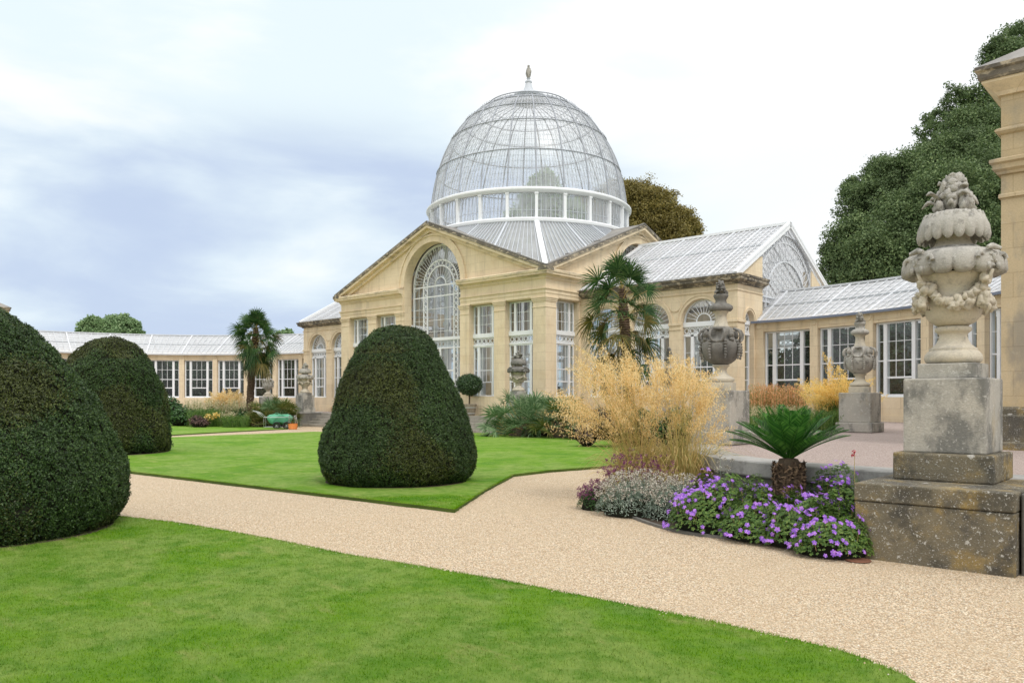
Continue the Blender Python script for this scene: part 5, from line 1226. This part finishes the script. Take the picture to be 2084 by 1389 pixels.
def geranium(loc, rx, ry, hh, n, nfl, label, seed, hue='violet', rz=0.):
    t = thing('purple_geranium', label, 'flower', loc, rz, 'purple cranesbill mounds in the near bed'); r = np.random.default_rng(seed)
    a = r.random(n)*2*PI; q = np.sqrt(r.random(n)); u = np.c_[q*np.cos(a), q*np.sin(a)]
    top_ = hh*np.sqrt(np.clip(1-q**2.4, 0, 1)); z = top_*(1-.55*r.random(n)**1.8)*(1+snoise(np.c_[u*np.array([rx, ry]), 0*q], 1.8, seed)*.28)+.02
    nn = norm(np.c_[u*.7, .7+0*q]); c = np.c_[u*np.array([rx, ry]), z]
    # each leaf: a little rosette of five lobes
    V = []; ln = .021*(.7+.7*r.random(n))
    t1 = norm(np.cross(nn+r.normal(size=nn.shape)*.5, r.normal(size=nn.shape))); t2 = np.cross(nn, t1)
    for k in range(5):
        an = 2*PI*k/5; d = t1*math.cos(an)+t2*math.sin(an); b = np.cross(nn, d)
        V.append(np.stack([c, c+d*ln[:, None]*.7+b*ln[:, None]*.38, c+d*ln[:, None]*1.15-nn*.004, c+d*ln[:, None]*.7-b*ln[:, None]*.38], 1))
    V = np.stack(V, 1).reshape(-1, 3); quads_obj('foliage', V, M['ger'], t)
    m = MB(); m.lathe([(.82, 0), (.80, .35), (.55, .62), (.01, .76)], 16, mod=lambda q_, z_, an: (q_*(1+.06*math.sin(3*an)), z_)); m.v = [(x*rx, y*ry, z_*hh) for x, y, z_ in m.v]; m.build('inner_shade', M['yew_core'], t)
    # flowers
    a = r.random(nfl)*2*PI; q = r.random(nfl)**.42*1.04; 
    gsel = snoise(np.c_[q*np.cos(a)*rx*1.5, q*np.sin(a)*ry*1.5, 0*a], 1.2, seed+5) > -.7; a, q = a[gsel], q[gsel]; k_ = len(a)
    u = np.c_[q*np.cos(a), q*np.sin(a)]; z = hh*np.sqrt(np.clip(1-np.minimum(q, 1)**2.4, 0, 1))*(1+snoise(np.c_[u*np.array([rx, ry]), 0*q], 1.8, seed)*.28)*np.where(r.random(k_) < .5, 1, .35+.6*r.random(k_))+.035+.05*r.random(k_); u = u*np.where(q > .75, 1.06, 1)[:, None]
    c = np.c_[u*np.array([rx, ry]), z]; nn = norm(np.c_[u*.6, .55+0*q]+np.array([.15, -.35, 0])+r.normal(size=(k_, 3))*.25)
    t1 = norm(np.cross(nn, r.normal(size=nn.shape))); t2 = np.cross(nn, t1); R = .025*(.75+.4*r.random(k_)); V = []; F = []; vb = 0
    for k in range(5):
        an = 2*PI*k/5; d = t1*math.cos(an)+t2*math.sin(an); b = np.cross(nn, d); Rk = R[:, None]
        V.append(np.stack([c, c+d*Rk*.6+b*Rk*.44+nn*.005, c+d*Rk*1.08+b*Rk*.22, c+d*Rk*1.08-b*Rk*.22, c+d*Rk*.6-b*Rk*.44+nn*.002], 1))
    V = np.stack(V, 1).reshape(-1, 3); np_obj('blossoms', V, np.arange(len(V)).reshape(-1, 5), M['violet'], t)
    V = leaf_quads(c+nn*.004, nn, .007, .007, .1, r); quads_obj('flower_centres', V, M['seed'], t)
    st = r.choice(k_, min(60, k_), False); mm = MB()
    for i in st: mm.tube([tuple(c[i]*np.array([.9, .9, .45])), tuple(c[i]-nn[i]*.003)], .0018, 3, cap=False)
    mm.build('flower_stalks', M['stem'], t); return t
geranium(P(1462, 9.6, .02), .60, .50, .54, 3400, 320, 'purple geranium mound beside the cream seed heads, left of the cycad', 1, rz=.6)
geranium(P(1560, 9.05, .02), .56, .48, .47, 3200, 170, 'leafy purple geranium mound directly in front of the cycad', 2, rz=.8)
geranium(P(1650, 8.65, .02), .56, .46, .50, 3200, 200, 'purple geranium mound right of the cycad trunk', 3, rz=.9)
geranium(P(1697, 8.15, .02), .44, .36, .44, 2600, 130, 'frontmost purple geranium spilling onto the gravel by the lichened block', 4, rz=.9)
geranium(P(1705, 9.0, .02), .46, .38, .72, 2600, 230, 'tallest purple geranium against the side of the lichened block', 5, rz=.9)
geranium(P(1560, 10.0, .02), .40, .34, .42, 1400, 60, 'purple geranium behind the cycad under the coping', 6, rz=.4)
def tuft_flowers(name, label, loc, rx, ry, hh, ns, leafm, headm, hs, seed, centre=None, per=9, sw=.004, group=None, leafn=1500, lean=(0, 0)):
    t = thing(name, label, 'flower', loc, .6, group); r = np.random.default_rng(seed)
    a = r.random(ns)*2*PI; q = np.sqrt(r.random(ns)); b = np.c_[q*np.cos(a)*rx*.6, q*np.sin(a)*ry*.6, np.zeros(ns)]
    tp = np.c_[q*np.cos(a)*rx+lean[0]*r.random(ns), q*np.sin(a)*ry+lean[1]*r.random(ns), hh*(.55+.5*r.random(ns))*np.sqrt(1-.6*q**2)]
    Q = stalks(b, tp, .5, 5); v, f = ribbon(Q, np.array([1, 1, .9, .8, .6])*sw, norm(r.normal(size=(ns, 3)))); np_obj('stems', v, f, leafm, t)
    c = np.repeat(tp, per, 0)+r.normal(size=(ns*per, 3))*hs*.55; dn = norm(r.normal(size=c.shape)+np.array([0, 0, .6]))
    quads_obj('seed_heads', leaf_quads(c, dn, hs, hs*.5, .5, r), headm, t)
    if centre is not None: quads_obj('seed_centres', leaf_quads(np.repeat(tp, 3, 0)+np.array([0, -.004, .006])+r.normal(size=(ns*3, 3))*.006, r.normal(size=(ns*3, 3))+np.array([0, 0, 1.]), hs*.7, hs*.6, .4, r), centre, t)
    n = leafn; a = r.random(n)*2*PI; q = np.sqrt(r.random(n)); z = hh*.75*np.sqrt(np.clip(1-q**2, 0, 1))*(1-.5*r.random(n)); c = np.c_[q*np.cos(a)*rx, q*np.sin(a)*ry, z+.01]
    quads_obj('foliage', leaf_quads(c, np.c_[np.cos(a)*q, np.sin(a)*q, .6+0*a], .05, .010, .8, r, tdir=np.c_[np.cos(a)*.7, np.sin(a)*.7, .8+0*a]), leafm, t)
    m = MB(); m.lathe([(.8, 0), (.7, .3), (.01, .55)], 14); m.v = [(x*rx, y*ry, z_*hh) for x, y, z_ in m.v]; m.build('inner_shade', M['yew_core'], t)
    return t
tuft_flowers('santolina', 'silver stemmed plant covered in cream seed heads, left part of the near bed', P(1300, 10.9, .02), .60, .44, .60, 560, M['silver'], M['seed'], .024, 1, M['seedc'], leafn=4200, group='silver plants with seed heads')
tuft_flowers('santolina', 'silver plant with cream seed heads just left of the purple geraniums', P(1382, 10.5, .02), .48, .42, .58, 360, M['silver'], M['seed'], .024, 2, M['seedc'], leafn=3600, group='silver plants with seed heads')
tuft_flowers('oregano', 'dark purple flowering oregano at the left tip of the near bed', P(1220, 11.5, .0), .33, .28, .42, 420, M['shrub'], M['purple'], .016, 3, None, per=14)
tuft_flowers('oregano', 'taller dark maroon seed heads at the foot of the oat grass', P(1285, 11.35, .02), .50, .28, .82, 260, M['stem'], M['purple'], .021, 4, None, per=15)
tuft_flowers('oregano', 'maroon seed heads between the two oat grass clumps', P(1345, 11.2, .02), .30, .25, .78, 90, M['stem'], M['purple'], .021, 5, None, per=10)
tuft_flowers('dried_allium', 'dry cream seed stalks standing beside the rounded coping', P(1470, 10.6, .02), .16, .14, .92, 16, M['silver'], M['seed'], .024, 6, M['seedc'], per=24, leafn=200)
# lone red bloom
lr = P(1738, 8.75, .02); t = thing('red_flower', 'single tall red flower beside the lichened block', 'flower', lr); m = MB(); m.tube([(0, 0, 0), (.01, .0, .5), (0, .01, .97)], .003, 4); m.build('stem', M['stem'], t)
r = np.random.default_rng(2); c = np.repeat(np.array([[0, .01, .985], [-.015, .0, .955]]), 26, 0)+r.normal(size=(52, 3))*.010; quads_obj('bloom', leaf_quads(c, r.normal(size=c.shape), .018, .012, .5, r), M['red'], t)
# ================================================================== URNS AND PEDESTALS
def blob(m, c, r3, seed=0, k=.18, n=8):
    u = MB(); u.lathe([(max(.002, math.sin(a)), -math.cos(a)) for a in np.linspace(0, PI, n)], n+3); V = np.array(u.v)
    V = V*(1+snoise(V+seed*1.7, .7, seed)*k)[:, None]*np.array(r3)+np.array(c); m.add([tuple(x) for x in V], u.f)
def curl_leaf(m, base, az, ln, w, up, curl, seed=0):       # a thick carved acanthus leaf curling outwards
    K = 7; pts = []; rad = []
    for i in range(K):
        u = i/(K-1); o = ln*(u*.9-.0)*(1 if u < .8 else .96); z = up*math.sin(u*PI*.62)*1.05-curl*max(0, u-.55)*1.6
        pts.append((base[0]+math.cos(az)*o, base[1]+math.sin(az)*o, base[2]+z)); rad.append(w*math.sin(PI*(.16+.78*u))**.8)
    v = []; sx_, sy_ = -math.sin(az), math.cos(az); n = 8
    for p, q in zip(pts, rad):
        for k in range(n):
            a = 2*PI*k/n; v.append((p[0]+sx_*q*math.cos(a)+math.cos(az)*q*.3*math.sin(a), p[1]+sy_*q*math.cos(a)+math.sin(az)*q*.3*math.sin(a), p[2]+q*.38*math.sin(a)-q*.25*abs(math.cos(a))))
    f = [(i*n+k, i*n+(k+1) % n, (i+1)*n+(k+1) % n, (i+1)*n+k) for i in range(K-1) for k in range(n)]+[tuple(range(n)), tuple((K-1)*n+k for k in range(n))]
    m.add(v, f)
def flames(parent, z, R, h, mat, seed, n=22, name='carved_fruit'):
    r = random.Random(seed); m = MB()
    for i in range(n):
        a = r.uniform(0, 2*PI); f = i/n; q = R*(1-f*.85)*r.uniform(.55, .95)
        curl_leaf(m, (math.cos(a)*q*.35, math.sin(a)*q*.35, z+h*(f*.70)-.02), a, q*1.05+.05*R, R*r.uniform(.16, .30), h*r.uniform(.30, .55), h*r.uniform(.0, .4), i)
    for i in range(int(n*.9)):
        a = r.uniform(0, 2*PI); f = r.random(); q = R*(1-f*.7)*.62; s_ = R*r.uniform(.12, .22)
        blob(m, (math.cos(a)*q, math.sin(a)*q, z+h*(.1+f*.72)), (s_, s_, s_*1.25), i, .6)
    blob(m, (0, 0, z+h*.45), (R*.42, R*.42, h*.48), 3, .3)
    o = m.build(name, mat, parent, smooth=True); return o
def pedestal(loc, rz, s, h, sp, hp, label, base_mat, cap=None):
    t = thing('stone_pedestal', label, 'pedestal', loc, rz, 'square stone pedestals under the urns'); m = MB()
    a = sp/2; m.box(-a, a, -a, a, 0, hp); m.build('plinth', base_mat, t, bevel=.02)
    m = MB(); a = s/2; m.box(-a, a, -a, a, hp-.001, h); m.build('block', M['ped'], t, bevel=.018); return t
GADR = 14
def bowl_urn(loc, rz, label, k=1., top=M['urn_top'], hi=True):
    t = thing('garden_urn', label, 'urn', loc, rz, 'carved stone garland urns'); 
    m = MB(); m.box(-.315*k, .315*k, -.315*k, .315*k, 0, .155*k); m.build('base_block', M['ped'], t, bevel=.012)
    nn = 64 if hi else 28
    m = MB(); m.lathe([(x*k, z*k) for x, z in [(.27, .156), (.30, .175), (.315, .21), (.305, .25), (.275, .285), (.262, .29), (.26, .315), (.235, .325), (.19, .36), (.16, .41), (.15, .45), (.16, .475), (.175, .485), (.19, .495), (.2, .515), (.195, .535), (.165, .55), (.12, .553)]], nn)
    m.build('foot', M['urn'], t, smooth=True, auto=.9)
    m = MB(); P_ = [(.10, .55), (.16, .555), (.235, .59), (.285, .65), (.315, .73), (.325, .80), (.318, .86), (.31, .90), (.325, .96), (.355, 1.0), (.37, 1.02), (.40, 1.06), (.415, 1.09)]
    m.lathe([(x*k, z*k) for x, z in P_], nn, mod=lambda r, z, a: (r*(1+.018*abs(math.sin(8*a))*(z < .78*k)), z)); m.build('bowl', M['urn'], t, smooth=True)
    # overhanging gadrooned rim
    def rim(r, z, a):
        w_ = (r/k-.30)/.27; lob = abs(math.sin(GADR*a/2))**.6
        return (r*(1+.065*(lob-.5)*max(0, w_)), z-(.045*k*(lob-.5) if z < 1.16*k else 0))
    m = MB(); m.lathe([(x*k, z*k) for x, z in [(.40, 1.09), (.49, 1.085), (.535, 1.105), (.55, 1.14), (.545, 1.20), (.52, 1.26), (.49, 1.30), (.46, 1.315), (.38, 1.335), (.30, 1.355), (.28, 1.375)]], 112 if hi else 56, mod=rim, cap=True)
    for i in range(4):                                  # scroll masks at the quarters
        a = PI/4*0+i*PI/2-.52; ca, sa = math.cos(a), math.sin(a)
        L3 = lambda x, y, z: ((x*ca-y*sa)*k, (x*sa+y*ca)*k, z*k)
        q = L3(.47, 0, 1.21); blob(m, q, (.078*k, .078*k, .09*k), i, .08)
        for sg in (-1, 1):
            blob(m, L3(.54, sg*.035, 1.235), (.022*k, .022*k, .012*k), 1, .05); blob(m, L3(.54, sg*.03, 1.17), (.03*k, .03*k, .02*k), 2, .1)
            sp_ = [L3(.535-.012*abs(u), sg*(.155+.055*(1-u*.22)*math.cos(2.2*u)), 1.20+.06*(1-u*.22)*math.sin(2.2*u)) for u in np.linspace(0, 3.6, 16)]; m.tube(sp_, list(np.linspace(.026*k, .011*k, 16)), 6)
            blob(m, L3(.55, sg*.07, 1.12), (.03*k, .035*k, .04*k), 4, .2)
        blob(m, L3(.558, 0, 1.205), (.025*k, .02*k, .036*k), 5, .05); m.tube([L3(.56, -.10, 1.295), L3(.53, 0, 1.32), L3(.56, .10, 1.295)], [.02*k, .035*k, .02*k], 6)
        blob(m, L3(.535, 0, 1.13), (.03*k, .03*k, .022*k), 6, .2)
    m.build('rim', top, t, smooth=True, auto=1.1)
    m = MB(); m.lathe([(x*k, z*k) for x, z in [(.28, 1.36), (.25, 1.375), (.205, 1.41), (.18, 1.46), (.168, 1.52), (.172, 1.58), (.2, 1.65), (.2, 1.70)]], nn); m.build('neck', M['urn'], t, smooth=True)
    m = MB()
    def col(r, z, a):
        lob = abs(math.sin(9.5*a))**.7; w_ = min(1, max(0, (1.74*k-z)/(.22*k))); return (r*(1+.09*(lob-.6)*w_), z-.06*k*(lob-.5)*w_)
    m.lathe([(x*k, z*k) for x, z in [(.19, 1.67), (.25, 1.655), (.305, 1.61), (.33, 1.55), (.335, 1.49), (.35, 1.465), (.375, 1.475), (.385, 1.53), (.375, 1.61), (.34, 1.68), (.28, 1.73), (.2, 1.755), (.02, 1.76)]], 132 if hi else 48, mod=col, cap=False)
    rr = random.Random(4)
    for i in range(19): a = 2*PI*(i+.25)/19; curl_leaf(m, (math.cos(a)*.24*k, math.sin(a)*.24*k, 1.725*k), a, .15*k, .030*k, .0*k, .24*k, i)
    m.build('leaf_collar', top, t, smooth=True, auto=1.1)
    flames(t, 1.74*k, .30*k, .42*k, top, 9 if hi else 4, 30 if hi else 14)
    # garlands hung between four handles
    m = MB(); rr = random.Random(8)
    for i in range(4):
        a0 = i*PI/2-.52; a1 = a0+PI/2
        for j in range(26 if hi else 10):
            u = (j+.5)/(26 if hi else 10); a = a0+(a1-a0)*u; z = .99-.23*math.sin(PI*u)**.7; R = .345+.035*math.sin(PI*u)+rr.uniform(-.01, .025)+.05*(abs(u-.5)*2)**3
            s_ = rr.uniform(.035, .062); blob(m, (math.cos(a)*R*k, math.sin(a)*R*k, (z+rr.uniform(-.035, .035))*k), (s_*k, s_*k, s_*.85*k), j+i*31, .45)
        pts = [(math.cos(a0)*R*k, math.sin(a0)*R*k, z*k) for R, z in ((.54, 1.09), (.50, 1.02), (.44, .95), (.43, .86), (.46, .78), (.44, .71), (.38, .72), (.40, .77))]; m.tube(pts, [.02*k, .024*k, .03*k, .035*k, .038*k, .03*k, .024*k, .016*k], 7)
        for j in range(8 if hi else 3):
            blob(m, ((.43+rr.uniform(-.05, .05))*math.cos(a0+rr.uniform(-.1, .1))*k, (.43+rr.uniform(-.05, .05))*math.sin(a0+rr.uniform(-.1, .1))*k, rr.uniform(.72, 1.02)*k), (.045*k, .045*k, .05*k), j, .4)
    m.build('garland', M['urn'], t, smooth=True); return t
def globe_urn(loc, rz, label, k=1., mat=M['urn_dark']):
    t = thing('garden_urn', label, 'urn', loc, rz, 'handled globe urns')
    m = MB(); m.box(-.23*k, .23*k, -.23*k, .23*k, 0, .15*k); m.build('base_block', M['urn'], t, bevel=.01)
    m = MB(); m.lathe([(x*k, z*k) for x, z in [(.20, .151), (.235, .17), (.24, .21), (.20, .245), (.15, .27), (.11, .32), (.10, .37), (.12, .42), (.155, .44), (.15, .46), (.11, .465)]], 32); m.build('foot', M['urn'], t, smooth=True, auto=.9)
    def gl(r, z, a):
        u = (z/k-.46)/.66; lob = abs(math.cos(4*a)); return (r*(1+.07*(lob**.5-.6)*math.sin(PI*min(1, max(0, u)))*(u < .68)), z)
    m = MB(); m.lathe([(x*k, z*k) for x, z in [(.10, .46), (.17, .48), (.25, .54), (.31, .63), (.345, .73), (.35, .80), (.335, .86), (.30, .90), (.25, .92), (.22, .98), (.22, 1.05), (.21, 1.1), (.19, 1.13), (.14, 1.14)]], 96, mod=gl)
    for i in range(8):
        a = 2*PI*i/8+PI/8
        for j in range(7):
            u = j/6; z = .58+.30*u; R = .30+.065*math.sin(PI*(.25+.6*u)); blob(m, (R*math.cos(a)*k, R*math.sin(a)*k, z*k), (.034*k*(.6+.5*u), .034*k*(.6+.5*u), .026*k), j, .2)
    m.build('globe', mat, t, smooth=True, auto=1.)
    for i in range(4):                                   # four open looped handles with little heads between
        a = 2*PI*i/4+PI/8*0; m = MB(); ca, sa = math.cos(a), math.sin(a)
        for sg in (-1, 1):
            pts = [((R*ca-y*sg*sa)*k, (R*sa+y*sg*ca)*k, z*k) for R, y, z in ((.26, .09, 1.09), (.33, .12, 1.07), (.365, .135, 1.0), (.36, .12, .93), (.335, .08, .88), (.34, .0, .865))]; m.tube(pts, [.022*k, .024*k, .026*k, .024*k, .022*k, .016*k], 7)
        m.tube([((.25*ca-y*sa)*k, (.25*sa+y*ca)*k, 1.10*k) for y in (-.1, 0, .1)], .028*k, 6); m.build('handle', mat, t, smooth=True)
        a += PI/4; ca, sa = math.cos(a), math.sin(a); m = MB(); blob(m, (.31*ca*k, .31*sa*k, 1.0*k), (.055*k, .055*k, .075*k), i, .2); blob(m, (.36*ca*k, .36*sa*k, .99*k), (.018*k, .018*k, .025*k), 1, .1); blob(m, (.32*ca*k, .32*sa*k, .90*k), (.045*k, .045*k, .04*k), 2, .3); m.build('mask', mat, t, smooth=True)
    m = MB(); m.lathe([(x*k, z*k) for x, z in [(.16, 1.13), (.13, 1.16), (.11, 1.22), (.095, 1.32), (.105, 1.38), (.13, 1.41), (.15, 1.43)]], 48, mod=lambda r, z, a: (r*(1+.05*abs(math.cos(8*a))), z)); m.build('neck', M['urn'], t, smooth=True)
    m = MB(); m.lathe([(x*k, z*k) for x, z in [(.14, 1.42), (.18, 1.43), (.205, 1.46), (.2, 1.51), (.15, 1.55), (.10, 1.57), (.09, 1.62), (.11, 1.66), (.13, 1.70), (.12, 1.73), (.02, 1.73)]], 36, mod=lambda r, z, a: (r*(1+.05*math.cos(12*a)), z)); m.build('collar', mat, t, smooth=True)
    flames(t, 1.70*k, .17*k, .27*k, mat, 6, 16); return t
# near urn on its great block
u1 = (28.49, -18.34)
t = thing('stone_block', 'massive lichen spotted stone block at the right foreground corner', 'stone block', (28.53, -18.5, 0)); m = MB(); m.box(-.68, .72, -.95, .6, .575, .752); m.build('coping', M['plinth'], t, bevel=.015)
m = MB(); m.box(-.675, .715, -.94, .6, -.05, .570); m.build('base', M['plinth'], t, bevel=.015)
m = MB(); m.box(.735, 2.6, -.80, .6, -.05, .74); m.build('return_wall', M['wallface'], t, bevel=.015)
pedestal((u1[0], u1[1], .752), 0, .77, 1.055, .93, .285, 'largest weathered pedestal under the nearest urn', M['plinth'])
bowl_urn((u1[0], u1[1], 1.807), 0, 'largest urn, pale stone with flower garlands and leafy top, nearest at right', 1.0).scale = (.875, .875, 1)
u2 = P(1467, 14.9); pedestal((u2[0], u2[1], .752), 0, .78, .99, .86, .24, 'pedestal under the dark globe urn behind the golden oat grass', M['ped']); globe_urn((u2[0], u2[1], 1.742), .3, 'dark globe urn with open handles right of the golden oat grass', 1.04)
u3 = P(1750, 20.2); pedestal((u3[0], u3[1], .752), 0, .78, .99, .90, .24, 'pedestal under the smaller globe urn on the pink terrace', M['ped']); globe_urn((u3[0], u3[1], 1.742), .2, 'smaller fluted neck globe urn on the terrace between cycad and largest urn', 1.03, M['urn_top'])
u4 = (14.5, -.75); pedestal((*u4, .744), 0, .8, .95, .95, .2, 'pedestal hidden among grasses under the small urn behind them', M['ped']); globe_urn((*u4, 1.694), 0, 'tiny distant urn showing above the oat grass before the arcade', .95)
u5 = (-14.5, -.75); pedestal((*u5, .744), 0, .8, .95, .95, .2, 'pedestal behind the trunk of the left palm', M['ped']); globe_urn((*u5, 1.694), 0, 'grey urn half hidden behind the trunk of the left palm', .95, M['urn_top'])
for (x, y, lab, pl_) in ((-9.45, -1.35, 'urn on the left of the steps beside the garden cart', 'pedestal left of the steps by the garden cart'), (7.25+.9, -1.35, 'urn behind the big dark fan palm right of the steps', 'pedestal right of the steps behind the big fan palm')):
    if x > 0: x, y = P(1055, 35.0)[:2]
    t = thing('stone_block', 'low stone block ending the steps beside %s' % ('the garden cart' if x < 0 else 'the big dark fan palm'), 'stone block', (x, y, 0)); m = MB(); m.box(-.62, .62, -.75, .75, -.05, .74); m.build('base', M['wallface'], t, bevel=.02)
    m = MB(); m.box(-.65, .65, -.78, .78, .741, .80); m.build('coping', M['coping'], t, bevel=.01)
    pedestal((x, y, .80), 0, .78, .98, .86, .24, pl_, M['ped']); bowl_urn((x, y, 1.78), .4, lab, .88, M['urn_top'] if x < 0 else M['urn_dark'], hi=False)
# ------------------------------------------------------------------ garden cart and basket
lc = P(568, 41.3, 0); t = thing('garden_cart', 'silver framed garden cart carrying a green sack in front of the far bed', 'garden cart', lc, math.atan2(RT[1], RT[0])+.15)
m = MB(); Lc, Wc = .72, .32
for y in (-Wc, Wc):
    m.tube([(-Lc, y, .12), (-Lc, y, .62), (Lc*.95, y, .62)], .016, 6); m.tube([(-Lc, y, .12), (Lc*.75, y, .12), (Lc*.75, y, .70), (Lc*1.15, y, .70), (Lc*1.22, y, .2)], .016, 6)
    m.tube([(-Lc, y, .62), (-Lc*1.35, y, .85), (-Lc*1.75, y, .95)], .016, 6); m.tube([(-Lc*1.55, y, .92), (-Lc*1.15, y, .62)], .012, 5)
for p in ((-Lc*1.75, .95), (-Lc, .12), (Lc*.75, .70), (Lc*1.15, .70), (-Lc, .62)): m.tube([(p[0], -Wc, p[1]), (p[0], Wc, p[1])], .016, 6)
for x in (-.4, -.1, .2): m.tube([(x, -Wc, .12), (x, Wc, .12)], .012, 5)
m.build('frame', M['steel'], t, smooth=True)
for x in (-.08, .42):
    for y in (-Wc-.05, Wc+.05):
        m = MB(); m.tube([(x+.155*math.cos(a), y, .20+.155*math.sin(a)) for a in np.linspace(0, 2*PI, 17)[:-1]], .045, 6, closed=True); w_ = m.build('wheel', M['rubber'], t, smooth=True)
        m = MB(); m.tube([(x, y-.03, .2), (x, y+.03, .2)], .05, 10); m.build('hub', M['hubm'], w_)
m = MB()
for i in range(7):
    pass
m.lathe([(.02, .30), (.42, .30), (.55, .36), (.60, .5), (.60, .62), (.5, .70), (.3, .73), (.02, .72)], 28, mod=lambda r, z, a: (r*(1+.09*math.sin(5*a)+.05*math.sin(11*a+z*9)), z+.05*math.sin(4*a+r*3))); m.v = [(x+.02, y*.42, z) for x, y, z in m.v]; s_ = m.build('sack', M['greenpl'], t, smooth=True)
m = MB(); m.tube([(-.5, -.26, .62), (-.1, -.3, .86), (.45, -.24, .6)], .014, 5); m.tube([(-.3, -.28, .4), (.05, -.3, .74), (.5, -.22, .78)], .014, 5); m.build('handle', M['greenpl'], s_)
lb = P(596, 41.0, 0); t = thing('orange_basket', 'small orange basket on the gravel beside the garden cart', 'basket', lb, .5); m = MB(); m.lathe([(.16, 0), (.22, .02), (.24, .28), (.25, .30), (.22, .30), (.2, .04), (.02, .03)], 20, cap=False); m.build('body', M['orange'], t)
m = MB(); m.tube([(.27*math.cos(a), 0, .34+.22*math.sin(a)) for a in np.linspace(0, PI, 12)], .012, 5); m.tube([(.05, .0, .1), (.25, .1, 1.1)], .012, 5); m.build('handle', M['wood'], t)
m = MB(); m.lathe([(.10, 0), (.125, .01), (.115, .02), (.02, .02)], 18, cap=True); t = m.build('ground_cap', stone('rusty_iron', [(.3, (.14, .06, .035)), (.7, (.22, .1, .06))]), thing('drain_cap', 'round rusty cap on the gravel at the foot of the lichened block', 'cap', P(1746, 7.83, .0)))
# ------------------------------------------------------------------ plants inside the glasshouse
r = np.random.default_rng(12); n = 1100; dn = norm(r.normal(size=(n, 3))); p = dn*np.array([.95, .95, 1.35])*(.6+.5*r.random(n))[:, None]+np.array([0, 0, 1.5])
src = thing('indoor_plant', 'leafy green plant behind the glass', 'plant', (0, 0, 0), 0, 'plants growing inside the glasshouse'); quads_obj('foliage', leaf_quads(p, dn, .30, .13, .6, r), M['indoor'], src)
m = MB(); m.lathe([(.5, 0), (.55, .8), (.35, 1.9), (.01, 2.2)], 10); m.build('inner_shade', M['oak_core'], src)
first = True; kk = 0
LAB = ['leafy green plant inside the %s curved wing behind bay %d']
for sx in (1, -1):
    for k in range(9):
        for (dR, s_, dth) in ((1.7, .9, .25), (1.9, 1.0, .8), (3.4, 1.35, .5)):
            th = TH0+PIT*(k+dth); loc = (sx*(WX+(WR+dR)*math.sin(th)), WY+(WR+dR)*math.cos(th), .74)
            o = src if first else copy_tree(src, loc); first = False
            o.location = loc; s2 = s_*(.8+.35*random.Random(kk).random()); o.scale = (s2, s2, s2*1.05); o.rotation_euler = (0, 0, kk*1.7); kk += 1
            o['label'] = 'one of the dark leafy plants showing through the windows of the %s curved wing' % ('right' if sx > 0 else 'left'); o['group'] = 'plants inside the %s curved wing' % ('right' if sx > 0 else 'left')
for i, (x, y, s_) in enumerate(((12.6, 6.2, .9), (14.4, 8.6, 1.1), (11, 9.4, 1.0), (-13.4, 6.0, 1.0), (-11.2, 8.8, 1.1), (4.9, 8.5, .9), (5.2, 3.4, .6))):
    o = copy_tree(src, (x, y, .74)); o.scale = (s_, s_, s_); o['group'] = 'plants inside the domed hall and arcades'; o['label'] = 'one of the leafy plants showing through the tall windows of the central hall and arcades'
